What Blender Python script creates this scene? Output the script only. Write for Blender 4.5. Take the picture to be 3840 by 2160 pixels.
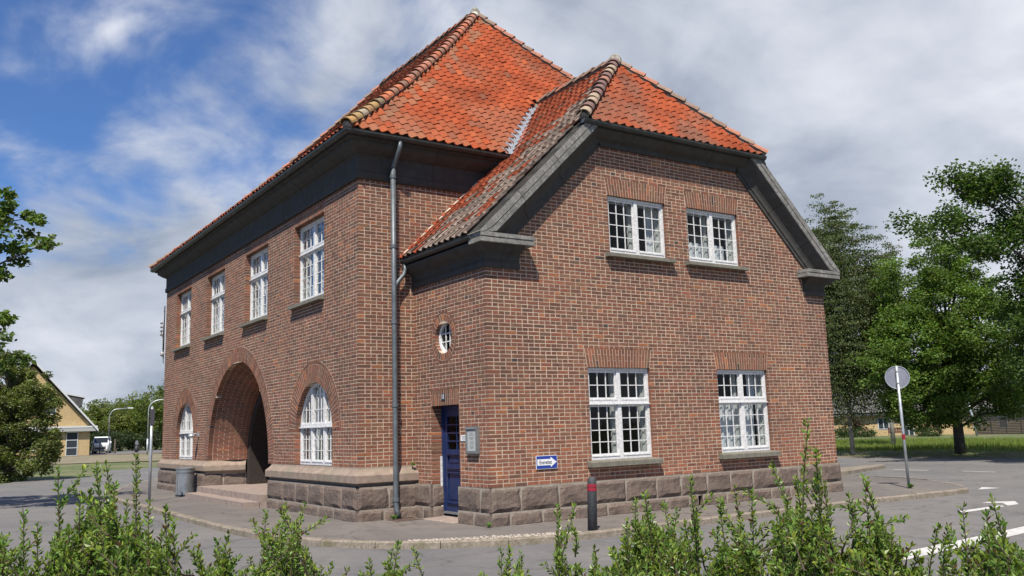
import bpy, math, random
import numpy as np
from mathutils import Matrix, Vector
random.seed(7); RNG = np.random.default_rng(11)
PI = math.pi
SC = bpy.context.scene
for o in list(bpy.data.objects): bpy.data.objects.remove(o)
COL = SC.collection

# ------------------------------------------------------------------ camera
CX, CY, CZ = -6.7437, -15.0755, 1.5665
YAW, PIT, ROL, FPX = -0.5942, 0.1569, -0.0305, 3319.9
_cy, _sy, _cp, _sp = math.cos(YAW), math.sin(YAW), math.cos(PIT), math.sin(PIT)
_r0 = np.array([_cy, _sy, 0.]); F0 = np.array([-_sy*_cp, _cy*_cp, _sp]); _u0 = np.cross(_r0, F0)
RV = math.cos(ROL)*_r0 + math.sin(ROL)*_u0; UV = -math.sin(ROL)*_r0 + math.cos(ROL)*_u0
cam = bpy.data.cameras.new('camera'); camo = bpy.data.objects.new('camera', cam); COL.objects.link(camo)
cam.sensor_width = 36.0; cam.lens = FPX/3840*36; cam.clip_start = 0.1; cam.clip_end = 5000
camo.matrix_world = Matrix(((RV[0], UV[0], -F0[0], CX), (RV[1], UV[1], -F0[1], CY), (RV[2], UV[2], -F0[2], CZ), (0, 0, 0, 1)))
SC.camera = camo

# ------------------------------------------------------------------ sun, sky, exposure
SUN_DIR = Vector((0.47, 0.51, -1.0)).normalized()          # the way the light travels
ELEV = math.asin(-SUN_DIR.z); AZ = math.atan2(-SUN_DIR.x, -SUN_DIR.y)
sun = bpy.data.lights.new('sun', 'SUN'); sun.energy = 5.0; sun.angle = math.radians(0.55); sun.color = (1.0, 0.93, 0.82)
suno = bpy.data.objects.new('sun', sun); COL.objects.link(suno); suno.location = (-30, -30, 60)
suno.rotation_euler = SUN_DIR.to_track_quat('-Z', 'Y').to_euler()
wld = bpy.data.worlds.new('World'); SC.world = wld; wld.use_nodes = True
SC.view_settings.view_transform = 'Standard'; SC.view_settings.look = 'None'
SC.view_settings.gamma = 1.0; SC.view_settings.use_curve_mapping = False
SC.view_settings.exposure = 0.55
SC.render.engine = 'CYCLES'

def world_nodes():
    nt = wld.node_tree; N = nt.nodes; N.clear(); Lk = nt.links.new
    out = N.new('ShaderNodeOutputWorld'); bg = N.new('ShaderNodeBackground'); bg.inputs[1].default_value = 0.0485
    sky = N.new('ShaderNodeTexSky'); sky.sky_type = 'NISHITA'; sky.sun_disc = False
    sky.sun_elevation = ELEV; sky.sun_rotation = AZ % (2*PI); sky.altitude = 20; sky.air_density = 1.0; sky.dust_density = 0.2; sky.ozone_density = 3.5
    tc = N.new('ShaderNodeTexCoord')
    sep = N.new('ShaderNodeSeparateXYZ'); Lk(tc.outputs['Generated'], sep.inputs[0])
    def M(op, a, b=None, c=None):
        n = N.new('ShaderNodeMath'); n.operation = op
        for i, v in enumerate((a, b, c)):
            if v is None: continue
            if isinstance(v, (int, float)): n.inputs[i].default_value = v
            else: Lk(v, n.inputs[i])
        return n.outputs[0]
    zc = M('ADD', M('MAXIMUM', sep.outputs[2], 0.0), 0.42)
    px = M('DIVIDE', sep.outputs[0], zc); py = M('DIVIDE', sep.outputs[1], zc)
    cmb = N.new('ShaderNodeCombineXYZ'); Lk(px, cmb.inputs[0]); Lk(py, cmb.inputs[1]); cmb.inputs[2].default_value = 3.7
    def noise(scale, detail, rough, off=(0, 0, 0), dist=0.0):
        mp = N.new('ShaderNodeMapping'); mp.inputs['Location'].default_value = off; Lk(cmb.outputs[0], mp.inputs[0])
        n = N.new('ShaderNodeTexNoise'); n.inputs['Scale'].default_value = scale; n.inputs['Detail'].default_value = detail
        n.inputs['Roughness'].default_value = rough; n.inputs['Distortion'].default_value = dist
        Lk(mp.outputs[0], n.inputs['Vector']); return n.outputs[0]
    big = noise(1.25, 8, 0.50, (8.4, 5.2, 0), 0.25)
    fine = noise(4.2, 8, 0.56, (5.1, 1.3, 0), 0.4)
    shade = noise(2.6, 7, 0.5, (9.2, 4.4, 2.0), 0.3)
    # more cover towards the east (the right of the picture) and towards the horizon
    east = M('MULTIPLY', M('SUBTRACT', sep.outputs[0], 0.22), 0.38)
    low = M('MULTIPLY', M('SUBTRACT', 0.42, sep.outputs[2]), 0.40)
    cov = M('ADD', M('ADD', M('ADD', big, M('MULTIPLY', M('SUBTRACT', fine, 0.5), 0.34)), east), low)
    mr = N.new('ShaderNodeMapRange'); mr.interpolation_type = 'SMOOTHSTEP'; Lk(cov, mr.inputs[0])
    mr.inputs[1].default_value = 0.425; mr.inputs[2].default_value = 0.575; mr.inputs[3].default_value = 0.03; mr.inputs[4].default_value = 0.97
    # cloud body: bright where the sun strikes it, blue grey where it is thick
    cr = N.new('ShaderNodeValToRGB'); Lk(M('ADD', M('MULTIPLY', shade, 0.65), M('MULTIPLY', fine, 0.35)), cr.inputs[0])
    el = cr.color_ramp.elements; el[0].position = 0.36; el[0].color = (4.6, 5.4, 6.8, 1); el[1].position = 0.66; el[1].color = (12.6, 12.9, 13.8, 1)
    e = el.new(0.5); e.color = (8.6, 9.2, 10.4, 1)
    tint = N.new('ShaderNodeMix'); tint.data_type = 'RGBA'; tint.blend_type = 'MULTIPLY'; tint.inputs[0].default_value = 1.0; Lk(sky.outputs[0], tint.inputs[6]); tint.inputs[7].default_value = (0.80, 1.2, 1.75, 1)
    mix = N.new('ShaderNodeMix'); mix.data_type = 'RGBA'; Lk(mr.outputs[0], mix.inputs[0]); Lk(tint.outputs[2], mix.inputs[6]); Lk(cr.outputs[0], mix.inputs[7])
    Lk(mix.outputs[2], bg.inputs[0]); Lk(bg.outputs[0], out.inputs[0])
world_nodes()

# ------------------------------------------------------------------ helpers
def project(P):
    d = np.asarray(P, float) - np.array([CX, CY, CZ]); c = d @ F0
    return 1920 + FPX*(d @ RV)/c, 1080 - FPX*(d @ UV)/c, c

class MB:
    """collects faces; build() links them as ONE mesh object"""
    def __init__(s): s.v = []; s.f = []; s.c = []
    def face(s, pts, col=None):
        n = len(s.v); s.v.extend([tuple(p) for p in pts]); s.f.append(tuple(range(n, n+len(pts)))); s.c.append(col or (1, 1, 1, 1))
    def mesh(s, V, Fc, col=None):
        n = len(s.v); s.v.extend([tuple(p) for p in V])
        for f in Fc: s.f.append(tuple(i+n for i in f)); s.c.append(col or (1, 1, 1, 1))
    def box(s, x0, x1, y0, y1, z0, z1, col=None):
        V = [(x0,y0,z0),(x1,y0,z0),(x1,y1,z0),(x0,y1,z0),(x0,y0,z1),(x1,y0,z1),(x1,y1,z1),(x0,y1,z1)]
        s.mesh(V, [(0,3,2,1),(4,5,6,7),(0,1,5,4),(1,2,6,5),(2,3,7,6),(3,0,4,7)], col)
    def hexa(s, V, col=None):
        s.mesh(V, [(0,3,2,1),(4,5,6,7),(0,1,5,4),(1,2,6,5),(2,3,7,6),(3,0,4,7)], col)
    def tube(s, pts, rad, n=10, col=None, cap=True):
        pts = [Vector(p) for p in pts]; rs = rad if isinstance(rad, (list, tuple)) else [rad]*len(pts)
        rings = []; up = None
        for i, p in enumerate(pts):
            t = (pts[min(i+1, len(pts)-1)] - pts[max(i-1, 0)]).normalized()
            if up is None: up = t.orthogonal().normalized()
            a = (up - t*up.dot(t)); a = a.normalized() if a.length > 1e-6 else t.orthogonal().normalized()
            b = t.cross(a); up = a
            rings.append([p + (a*math.cos(2*PI*k/n) + b*math.sin(2*PI*k/n))*rs[i] for k in range(n)])
        V = [q for r in rings for q in r]; Fc = []
        for i in range(len(rings)-1):
            for k in range(n):
                k2 = (k+1) % n; Fc.append((i*n+k, i*n+k2, (i+1)*n+k2, (i+1)*n+k))
        if cap: Fc.append(tuple(reversed(range(n)))); Fc.append(tuple(range((len(rings)-1)*n, len(rings)*n)))
        s.mesh(V, Fc, col)
    def lathe(s, prof, c=(0, 0), n=24, col=None):
        V = []; Fc = []
        for (r, z) in prof:
            for k in range(n): V.append((c[0]+r*math.cos(2*PI*k/n), c[1]+r*math.sin(2*PI*k/n), z))
        for i in range(len(prof)-1):
            for k in range(n):
                k2 = (k+1) % n; Fc.append((i*n+k, i*n+k2, (i+1)*n+k2, (i+1)*n+k))
        s.mesh(V, Fc, col)
    def build(s, name, mat, parent=None, smooth=False, origin=None, colors=False):
        me = bpy.data.meshes.new(name)
        V = np.array(s.v, dtype=np.float32)
        if origin is not None: V = V - np.array(origin, dtype=np.float32)
        me.from_pydata([], [], []) if len(V) == 0 else fill_mesh(me, V, s.f)
        if colors:
            at = me.attributes.new('col', 'FLOAT_COLOR', 'FACE'); at.data.foreach_set('color', np.array(s.c, dtype=np.float32).ravel())
        return link(name, me, mat, parent, smooth, origin)

def fill_mesh(me, V, F):
    cnt = np.array([len(f) for f in F], dtype=np.int32)
    idx = np.fromiter((i for f in F for i in f), dtype=np.int32, count=int(cnt.sum()))
    me.vertices.add(len(V)); me.vertices.foreach_set('co', np.ascontiguousarray(V, dtype=np.float32).ravel())
    me.loops.add(len(idx)); me.loops.foreach_set('vertex_index', idx)
    me.polygons.add(len(cnt)); st = np.zeros(len(cnt), dtype=np.int32); st[1:] = np.cumsum(cnt)[:-1]
    me.polygons.foreach_set('loop_start', st); me.polygons.foreach_set('loop_total', cnt)
    me.update(calc_edges=True)

def link(name, me, mat, parent=None, smooth=False, origin=None):
    me.polygons.foreach_set('use_smooth', np.full(len(me.polygons), bool(smooth)))
    if mat is not None: me.materials.append(mat)
    o = bpy.data.objects.new(name, me); COL.objects.link(o)
    if parent is not None: o.parent = parent
    if origin is not None: o.location = origin
    return o

def tag(o, label=None, cat=None, group=None, kind=None):
    if label: o['label'] = label
    if cat: o['category'] = cat
    if group: o['group'] = group
    if kind: o['kind'] = kind
    return o

def thing(name, label, cat, loc=(0, 0, 0), rz=0.0, group=None):
    o = bpy.data.objects.new(name, None); COL.objects.link(o); o.location = loc; o.rotation_euler = (0, 0, rz)
    o.empty_display_size = 0.2
    return tag(o, label, cat, group)

def copy_tree(o, parent=None):
    c = o.copy(); COL.objects.link(c); c.parent = parent
    for ch in list(o.children): copy_tree(ch, c)
    return c

# ------------------------------------------------------------------ materials
MATS = {}
def nmat(name):
    m = bpy.data.materials.new(name); m.use_nodes = True; nt = m.node_tree
    b = nt.nodes['Principled BSDF']; MATS[name] = m; return m, nt, b
def noise_node(nt, scale, detail=5, rough=0.55, coord='Object', stretch=None):
    N = nt.nodes; tc = N.new('ShaderNodeTexCoord'); n = N.new('ShaderNodeTexNoise')
    n.inputs['Scale'].default_value = scale; n.inputs['Detail'].default_value = detail; n.inputs['Roughness'].default_value = rough
    if coord == 'World':
        g = N.new('ShaderNodeNewGeometry'); src = g.outputs['Position']
    else: src = tc.outputs[coord]
    if stretch:
        mp = N.new('ShaderNodeMapping'); mp.inputs['Scale'].default_value = stretch; nt.links.new(src, mp.inputs[0]); src = mp.outputs[0]
    nt.links.new(src, n.inputs['Vector']); return n.outputs[0]
def ramp(nt, fac, stops):
    r = nt.nodes.new('ShaderNodeValToRGB'); nt.links.new(fac, r.inputs[0]); el = r.color_ramp.elements
    el[0].position, el[0].color = stops[0][0], (*stops[0][1], 1); el[1].position, el[1].color = stops[-1][0], (*stops[-1][1], 1)
    for p, c in stops[1:-1]: e = el.new(p); e.color = (*c, 1)
    return r.outputs[0]
def mixc(nt, fac, a, b, mode='MIX'):
    n = nt.nodes.new('ShaderNodeMix'); n.data_type = 'RGBA'; n.blend_type = mode
    for i, v in ((0, fac), (6, a), (7, b)):
        if isinstance(v, (int, float)): n.inputs[i].default_value = v
        elif isinstance(v, tuple): n.inputs[i].default_value = (*v, 1)
        else: nt.links.new(v, n.inputs[i])
    return n.outputs[2]
def bump(nt, b, h, strength=0.3, dist=0.02):
    n = nt.nodes.new('ShaderNodeBump'); n.inputs['Strength'].default_value = strength; n.inputs['Distance'].default_value = dist
    nt.links.new(h, n.inputs['Height']); nt.links.new(n.outputs[0], b.inputs['Normal'])
def speck(name, c0, c1, scale, rough=0.85, bstr=0.3, bdist=0.01, scale2=None, c2=None, metal=0.0, coord='World', spread=(0.35, 0.65)):
    m, nt, b = nmat(name)
    f = noise_node(nt, scale, 6, 0.6, coord); c = ramp(nt, f, [(spread[0], c0), (spread[1], c1)])
    if scale2:
        f2 = noise_node(nt, scale2, 5, 0.6, coord); k = ramp(nt, f2, [(0.45, (0, 0, 0)), (0.7, (1, 1, 1))]); c = mixc(nt, k, c, c2)
    nt.links.new(c, b.inputs['Base Color']); b.inputs['Roughness'].default_value = rough; b.inputs['Metallic'].default_value = metal
    if bstr: bump(nt, b, f, bstr, bdist)
    return m
def attr_mat(name, scale, amt, rough, bstr, bdist=0.004, extra=None):
    m, nt, b = nmat(name)
    a = nt.nodes.new('ShaderNodeAttribute'); a.attribute_name = 'col'
    f = noise_node(nt, scale, 6, 0.65, 'World'); k = ramp(nt, f, [(0.25, (1-amt,)*3), (0.75, (1+amt,)*3)])
    c = mixc(nt, 1.0, a.outputs['Color'], k, 'MULTIPLY')
    if extra: c = extra(nt, c)
    nt.links.new(c, b.inputs['Base Color']); b.inputs['Roughness'].default_value = rough
    if bstr: bump(nt, b, f, bstr, bdist)
    return m
def plain(name, col, rough=0.5, metal=0.0, spec=None):
    m, nt, b = nmat(name); b.inputs['Base Color'].default_value = (*col, 1); b.inputs['Roughness'].default_value = rough; b.inputs['Metallic'].default_value = metal
    if spec is not None: b.inputs['Specular IOR Level'].default_value = spec
    return m

def brick_extra(nt, c):
    # pale salts and soot blotches that run across many bricks
    f = noise_node(nt, 0.55, 5, 0.6, 'World'); k = ramp(nt, f, [(0.34, (0.78, 0.79, 0.82)), (0.64, (1.16, 1.12, 1.06))])
    c = mixc(nt, 1.0, c, k, 'MULTIPLY')
    # rain streaks
    f2 = noise_node(nt, 1.0, 5, 0.65, 'World', (5.0, 5.0, 0.32)); k2 = ramp(nt, f2, [(0.30, (0.74, 0.75, 0.78)), (0.50, (1.0, 1.0, 1.0)), (0.75, (1.1, 1.07, 1.03))])
    c = mixc(nt, 0.8, c, k2, 'MULTIPLY')
    return c
M_BRICK = attr_mat('brick', 38, 0.32, 0.88, 0.35, 0.004, brick_extra)
def mortar_extra():
    m, nt, b = nmat('mortar')
    f = noise_node(nt, 26, 6, 0.6, 'World'); c = ramp(nt, f, [(0.3, (0.37, 0.285, 0.22)), (0.7, (0.51, 0.405, 0.32))])
    f2 = noise_node(nt, 0.7, 5, 0.6, 'World'); k = ramp(nt, f2, [(0.35, (0.8, 0.78, 0.76)), (0.65, (1.08, 1.05, 1.0))])
    c = mixc(nt, 1.0, c, k, 'MULTIPLY'); nt.links.new(c, b.inputs['Base Color']); b.inputs['Roughness'].default_value = 0.95
    bump(nt, b, f, 0.4, 0.005); return m
M_MORTAR = mortar_extra()
def tile_extra(nt, c):
    f = noise_node(nt, 11, 6, 0.7, 'World'); k = ramp(nt, f, [(0.56, (0, 0, 0)), (0.70, (0.55, 0.55, 0.55))]); c = mixc(nt, k, c, (0.17, 0.145, 0.095))
    f2 = noise_node(nt, 0.8, 6, 0.65, 'World'); k2 = ramp(nt, f2, [(0.34, (0.68, 0.70, 0.72)), (0.52, (1, 1, 1)), (0.7, (1.1, 1.08, 1.05))]); return mixc(nt, 1.0, c, k2, 'MULTIPLY')
M_TILE = attr_mat('clay_tile', 30, 0.22, 0.92, 0.3, 0.004, tile_extra); MATS['clay_tile'].node_tree.nodes['Principled BSDF'].inputs['Specular IOR Level'].default_value = 0.2
M_RIDGE = attr_mat('ridge_clay', 22, 0.4, 0.85, 0.5, 0.008)
M_BED = speck('bedding_mortar', (0.10, 0.085, 0.07), (0.27, 0.24, 0.2), 9, 0.95, 0.8, 0.02)
def granite():
    m, nt, b = nmat('granite')
    f = noise_node(nt, 55, 4, 0.7, 'World'); c = ramp(nt, f, [(0.32, (0.075, 0.056, 0.046)), (0.5, (0.128, 0.097, 0.079)), (0.7, (0.195, 0.152, 0.123))])
    f2 = noise_node(nt, 3.0, 5, 0.6, 'World'); k = ramp(nt, f2, [(0.3, (0.75, 0.74, 0.76)), (0.7, (1.15, 1.1, 1.05))])
    nt.links.new(mixc(nt, 1.0, c, k, 'MULTIPLY'), b.inputs['Base Color']); b.inputs['Roughness'].default_value = 0.82
    f3 = noise_node(nt, 14, 8, 0.65, 'World'); bump(nt, b, f3, 0.7, 0.02); return m
M_GRANITE = granite()
M_CAP = speck('cap_sandstone', (0.2, 0.148, 0.116), (0.29, 0.22, 0.176), 7, 0.9, 0.3, 0.01, 2.2, (0.19, 0.165, 0.12))
M_CONC = speck('weathered_concrete', (0.13, 0.127, 0.118), (0.26, 0.25, 0.235), 16, 0.92, 0.7, 0.012, 5, (0.12, 0.118, 0.105))
M_CORN = speck('shaded_cornice_stone', (0.034, 0.033, 0.031), (0.055, 0.052, 0.048), 6, 0.9, 0.2, 0.006, 1.4, (0.046, 0.037, 0.029))  # stone darkened in its colour to carry the shade under the eaves
M_SILL = speck('sill_stone', (0.12, 0.112, 0.088), (0.18, 0.168, 0.135), 9, 0.9, 0.3, 0.01)
M_JOINT = speck('pale_joint', (0.22, 0.185, 0.15), (0.32, 0.275, 0.225), 20, 0.95, 0.2, 0.004)
M_GUTTER = speck('painted_gutter', (0.028, 0.031, 0.031), (0.05, 0.054, 0.053), 5, 0.45, 0.0, metal=0.2)
M_ZINC = speck('zinc_pipe', (0.085, 0.10, 0.112), (0.135, 0.155, 0.17), 6, 0.5, 0.05, 0.002, metal=0.35)
M_LEAD = speck('flashing', (0.2, 0.22, 0.25), (0.3, 0.325, 0.36), 8, 0.5, 0.4, 0.01, metal=0.1)
M_WHITE = speck('white_paint', (0.56, 0.56, 0.56), (0.68, 0.68, 0.68), 14, 0.5, 0.15, 0.003, 26, (0.42, 0.41, 0.4), spread=(0.3, 0.6))
M_BLUE = speck('blue_door_paint', (0.010, 0.020, 0.070), (0.016, 0.03, 0.095), 5, 0.35, 0.05, 0.002)
M_STEP = speck('step_stone', (0.21, 0.162, 0.138), (0.3, 0.235, 0.2), 8, 0.88, 0.2, 0.006)
M_INT = plain('interior_plaster', (0.12, 0.115, 0.11), 0.9)
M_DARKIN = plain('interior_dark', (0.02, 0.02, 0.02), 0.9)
M_CURT = plain('curtain_cloth', (0.7, 0.7, 0.74), 0.9)
M_GALV = speck('galvanised_steel', (0.34, 0.37, 0.39), (0.48, 0.51, 0.53), 9, 0.42, 0.05, 0.002, metal=0.55)
M_BIN = speck('brushed_bin_steel', (0.22, 0.235, 0.25), (0.31, 0.325, 0.34), 7, 0.36, 0.05, 0.002, metal=0.6)
M_BLACKP = plain('black_rubber', (0.022, 0.023, 0.025), 0.6)
M_BOLL = speck('dark_recycled_plastic', (0.03, 0.032, 0.036), (0.06, 0.062, 0.066), 30, 0.75, 0.2, 0.004)
M_RED = plain('red_reflector', (0.24, 0.012, 0.025), 0.4)
M_SIGNW = plain('sign_white', (0.7, 0.71, 0.72), 0.4)
M_SIGNB = plain('sign_blue', (0.014, 0.04, 0.26), 0.4)
M_TEXT = plain('text_black', (0.02, 0.02, 0.022), 0.6)
M_PAPER = plain('notice_paper', (0.36, 0.38, 0.37), 0.7)
M_PAPERT = plain('notice_print', (0.2, 0.21, 0.21), 0.7)
M_FRAME = speck('grey_alu', (0.2, 0.215, 0.22), (0.27, 0.285, 0.29), 10, 0.4, 0.0, metal=0.5)

def glass():
    m, nt, b = nmat('window_glass'); N = nt.nodes; N.remove(b); out = [n for n in N if n.type == 'OUTPUT_MATERIAL'][0]
    tr = N.new('ShaderNodeBsdfTransparent'); tr.inputs[0].default_value = (0.80, 0.84, 0.83, 1)
    gl = N.new('ShaderNodeBsdfGlossy'); gl.inputs['Roughness'].default_value = 0.015; gl.inputs[0].default_value = (0.9, 0.93, 0.95, 1)
    fr = N.new('ShaderNodeFresnel'); fr.inputs[0].default_value = 1.5
    mp = N.new('ShaderNodeMath'); mp.operation = 'MULTIPLY_ADD'; nt.links.new(fr.outputs[0], mp.inputs[0]); mp.inputs[1].default_value = 0.26; mp.inputs[2].default_value = 0.012
    mx = N.new('ShaderNodeMixShader'); nt.links.new(mp.outputs[0], mx.inputs[0]); nt.links.new(tr.outputs[0], mx.inputs[1]); nt.links.new(gl.outputs[0], mx.inputs[2])
    f = noise_node(nt, 2.4, 3, 0.5, 'World'); bp = N.new('ShaderNodeBump'); bp.inputs['Strength'].default_value = 0.06; bp.inputs['Distance'].default_value = 0.05
    nt.links.new(f, bp.inputs['Height']); nt.links.new(bp.outputs[0], gl.inputs['Normal'])
    nt.links.new(mx.outputs[0], out.inputs[0]); return m
M_GLASS = glass()

def asphalt(name, lo, hi, patch, bscale=90):
    m, nt, b = nmat(name)
    f = noise_node(nt, bscale, 4, 0.7, 'World'); c = ramp(nt, f, [(0.3, lo), (0.72, hi)])
    f2 = noise_node(nt, 0.35, 6, 0.6, 'World'); k = ramp(nt, f2, [(0.38, patch), (0.62, (1.08, 1.07, 1.05))])
    c = mixc(nt, 1.0, c, k, 'MULTIPLY')
    f4 = noise_node(nt, 6.0, 5, 0.7, 'World'); k4 = ramp(nt, f4, [(0.3, (0.88,)*3), (0.7, (1.1,)*3)]); c = mixc(nt, 1.0, c, k4, 'MULTIPLY')
    f5 = noise_node(nt, 1.3, 7, 0.68, 'World', (1.0, 1.0, 1.0)); k5 = ramp(nt, f5, [(0.34, (0.72, 0.72, 0.73)), (0.46, (1.0, 1.0, 1.0)), (0.72, (1.06, 1.05, 1.03))]); c = mixc(nt, 0.7, c, k5, 'MULTIPLY')
    # hairline cracks
    v = nt.nodes.new('ShaderNodeTexVoronoi'); v.feature = 'DISTANCE_TO_EDGE'; v.inputs['Scale'].default_value = 0.33
    g = nt.nodes.new('ShaderNodeNewGeometry'); w = nt.nodes.new('ShaderNodeTexNoise'); w.inputs['Scale'].default_value = 1.6; w.inputs['Detail'].default_value = 5
    nt.links.new(g.outputs['Position'], w.inputs['Vector']); ad = nt.nodes.new('ShaderNodeVectorMath'); ad.operation = 'ADD'
    nt.links.new(g.outputs['Position'], ad.inputs[0]); nt.links.new(w.outputs['Color'], ad.inputs[1]); nt.links.new(ad.outputs[0], v.inputs['Vector'])
    cr = ramp(nt, v.outputs['Distance'], [(0.0, (0.62,)*3), (0.012, (1, 1, 1))]); c = mixc(nt, 1.0, c, cr, 'MULTIPLY')
    nt.links.new(c, b.inputs['Base Color']); b.inputs['Roughness'].default_value = 0.85; bump(nt, b, f, 0.5, 0.006); return m
M_ROAD = asphalt('road_asphalt', (0.105, 0.101, 0.098), (0.18, 0.172, 0.166), (0.84, 0.85, 0.88))
M_PAVE = asphalt('pavement_asphalt', (0.112, 0.098, 0.089), (0.18, 0.162, 0.148), (0.8, 0.8, 0.81), 70)
M_KERB = speck('kerb_granite', (0.16, 0.132, 0.10), (0.29, 0.245, 0.2), 22, 0.9, 0.5, 0.01, 3.0, (0.13, 0.115, 0.07))
M_PAINT = speck('road_paint', (0.44, 0.43, 0.41), (0.62, 0.61, 0.59), 40, 0.7, 0.2, 0.003, 9, (0.34, 0.33, 0.32))
M_GROUND = speck('grass_ground', (0.05, 0.075, 0.018), (0.105, 0.13, 0.04), 3.0, 0.95, 0.6, 0.05, 0.25, (0.17, 0.145, 0.085))
M_DRYG = speck('worn_verge', (0.15, 0.125, 0.075), (0.24, 0.2, 0.14), 2.5, 0.95, 0.5, 0.04, 0.35, (0.10, 0.105, 0.04))

def leaf_mat(name, trans, rough=0.5):
    m, nt, b = nmat(name); N = nt.nodes; out = [n for n in N if n.type == 'OUTPUT_MATERIAL'][0]
    a = N.new('ShaderNodeAttribute'); a.attribute_name = 'col'
    nt.links.new(a.outputs['Color'], b.inputs['Base Color']); b.inputs['Roughness'].default_value = rough; b.inputs['Specular IOR Level'].default_value = 0.35
    t = N.new('ShaderNodeBsdfTranslucent'); k = mixc(nt, 1.0, a.outputs['Color'], (1.5, 1.6, 0.55), 'MULTIPLY'); nt.links.new(k, t.inputs[0])
    mx = N.new('ShaderNodeMixShader'); mx.inputs[0].default_value = trans
    nt.links.new(b.outputs[0], mx.inputs[1]); nt.links.new(t.outputs[0], mx.inputs[2]); nt.links.new(mx.outputs[0], out.inputs[0]); return m
M_LEAF = leaf_mat('leaf', 0.35); M_HLEAF = leaf_mat('hedge_leaf', 0.32, 0.4)
M_BARK = speck('bark', (0.05, 0.04, 0.03), (0.12, 0.1, 0.08), 12, 0.95, 0.8, 0.02)
M_BIRCHB = speck('birch_bark', (0.3, 0.29, 0.26), (0.5, 0.48, 0.45), 6, 0.9, 0.4, 0.01, 4, (0.05, 0.045, 0.04))
M_TWIG = speck('twig', (0.035, 0.026, 0.018), (0.075, 0.055, 0.035), 20, 0.9, 0.3, 0.003)

def struct(o): o['kind'] = 'structure'; return o

# ================================================================== GROUND
RZ = -0.10                                   # road level; the pavement is z = 0
def smooth(a, b, x):
    t = np.clip((x-a)/(b-a), 0, 1); return t*t*(3-2*t)
def terrain_z(x, y):
    x = np.asarray(x, float); y = np.asarray(y, float)
    z = np.full(np.broadcast(x, y).shape, RZ-0.03)
    z = z + 0.17*smooth(26.3, 28.5, x) - 0.55*smooth(34, 95, x)
    z = z + 0.16*smooth(36, 60, y)*(1-smooth(10, 26, x)) 
    z = z + 0.05*smooth(26.5, 29, x)*np.sin(y*0.31+x*0.2)
    return z
def grid_mesh(xs, ys, zf):
    X, Y = np.meshgrid(xs, ys, indexing='ij'); Z = zf(X, Y); n, m = X.shape
    V = np.stack([X, Y, Z], -1).reshape(-1, 3); i = np.arange(n-1)[:, None]*m + np.arange(m-1)[None, :]
    F = np.stack([i, i+m, i+m+1, i+1], -1).reshape(-1, 4); return V, F
xs = np.concatenate([np.linspace(-1500, -80, 10), np.linspace(-60, 24, 22), np.linspace(25, 60, 50), np.linspace(64, 140, 20), np.linspace(180, 1800, 10)])
ys = np.concatenate([np.linspace(-1500, -80, 10), np.linspace(-60, 130, 70), np.linspace(150, 1800, 12)])
V, F = grid_mesh(xs, ys, terrain_z); me = bpy.data.meshes.new('ground'); fill_mesh(me, V, F.tolist())
ground = struct(link('ground', me, M_GROUND, smooth=True))

def sheet(name, pts, z, mat, parent=None):
    mb = MB(); mb.face([(x, y, z) for x, y in pts]); return mb.build(name, mat, parent)
road = struct(sheet('road', [(-60, -40), (26.2, -40), (26.2, 130), (15.5, 130), (15.3, 60), (13.5, 44.5), (11, 42), (5.3, 41), (2.7, 39.8), (1.4, 34.5), (0.3, 31.6), (-1.1, 31.4), (-2.4, 31.1), (-3.6, 28), (-9, 22.5), (-60, 14)], RZ, M_ROAD))
verge = struct(sheet('verge', [(-1, 56), (13, 50), (16, 72), (15, 86), (6, 88), (1, 80)], 0.045, M_DRYG))
far_road = struct(sheet('far_road', [(7, 87.6), (60, 78), (80, 118), (12, 126), (9.5, 100)], 0.06, M_ROAD))
mb = MB(); mb.box(5.5, 60, 86.9, 87.25, 0.02, 0.12); struct(mb.build('far_kerb', M_KERB))

# pavement: kerb line, then slab and kerb stones
KL = [(12.5, 27), (6, 26.0), (1.69, 23.72), (0.3, 20.6), (-0.8, 17.6), (-1.72, 14.2), (-2.05, 11.4), (-2.06, 8), (-2.05, 5.87), (-2.06, 3.6), (-2.06, 2.19), (-2.04, 0.6), (-1.97, -0.4), (-1.83, -1.2), (-1.62, -1.98),
      (-1.36, -2.52), (-1.05, -2.98), (-0.75, -3.32), (-0.41, -3.62), (-0.05, -3.87), (0.31, -4.07), (0.66, -4.23), (1.0, -4.35), (1.5, -4.42), (1.95, -4.43), (3.53, -4.37), (5.4, -4.34), (7.9, -4.24), (9.59, -4.27), (10.75, -4.42), (11.9, -4.42), (12.5, -4.25),
      (12.8, -3.92), (13.4, -3.25), (13.95, -2.65), (14.4, -2.0), (14.62, -1.2), (14.7, -0.4), (14.5, 2.5), (13.6, 8), (13.2, 16), (12.5, 27)]
def offset_line(pts, d):
    out = []
    for i, p in enumerate(pts):
        a = Vector(pts[max(i-1, 0)]); b = Vector(pts[min(i+1, len(pts)-1)]); t = (b-a).normalized(); n = Vector((-t.y, t.x)); out.append(tuple(Vector(p) + n*d))
    return out
KI = offset_line(KL[:-1], 0.11)
mb = MB(); mb.face([(x, y, 0.0) for x, y in KI]); pavement = struct(mb.build('pavement', M_PAVE))
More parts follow.
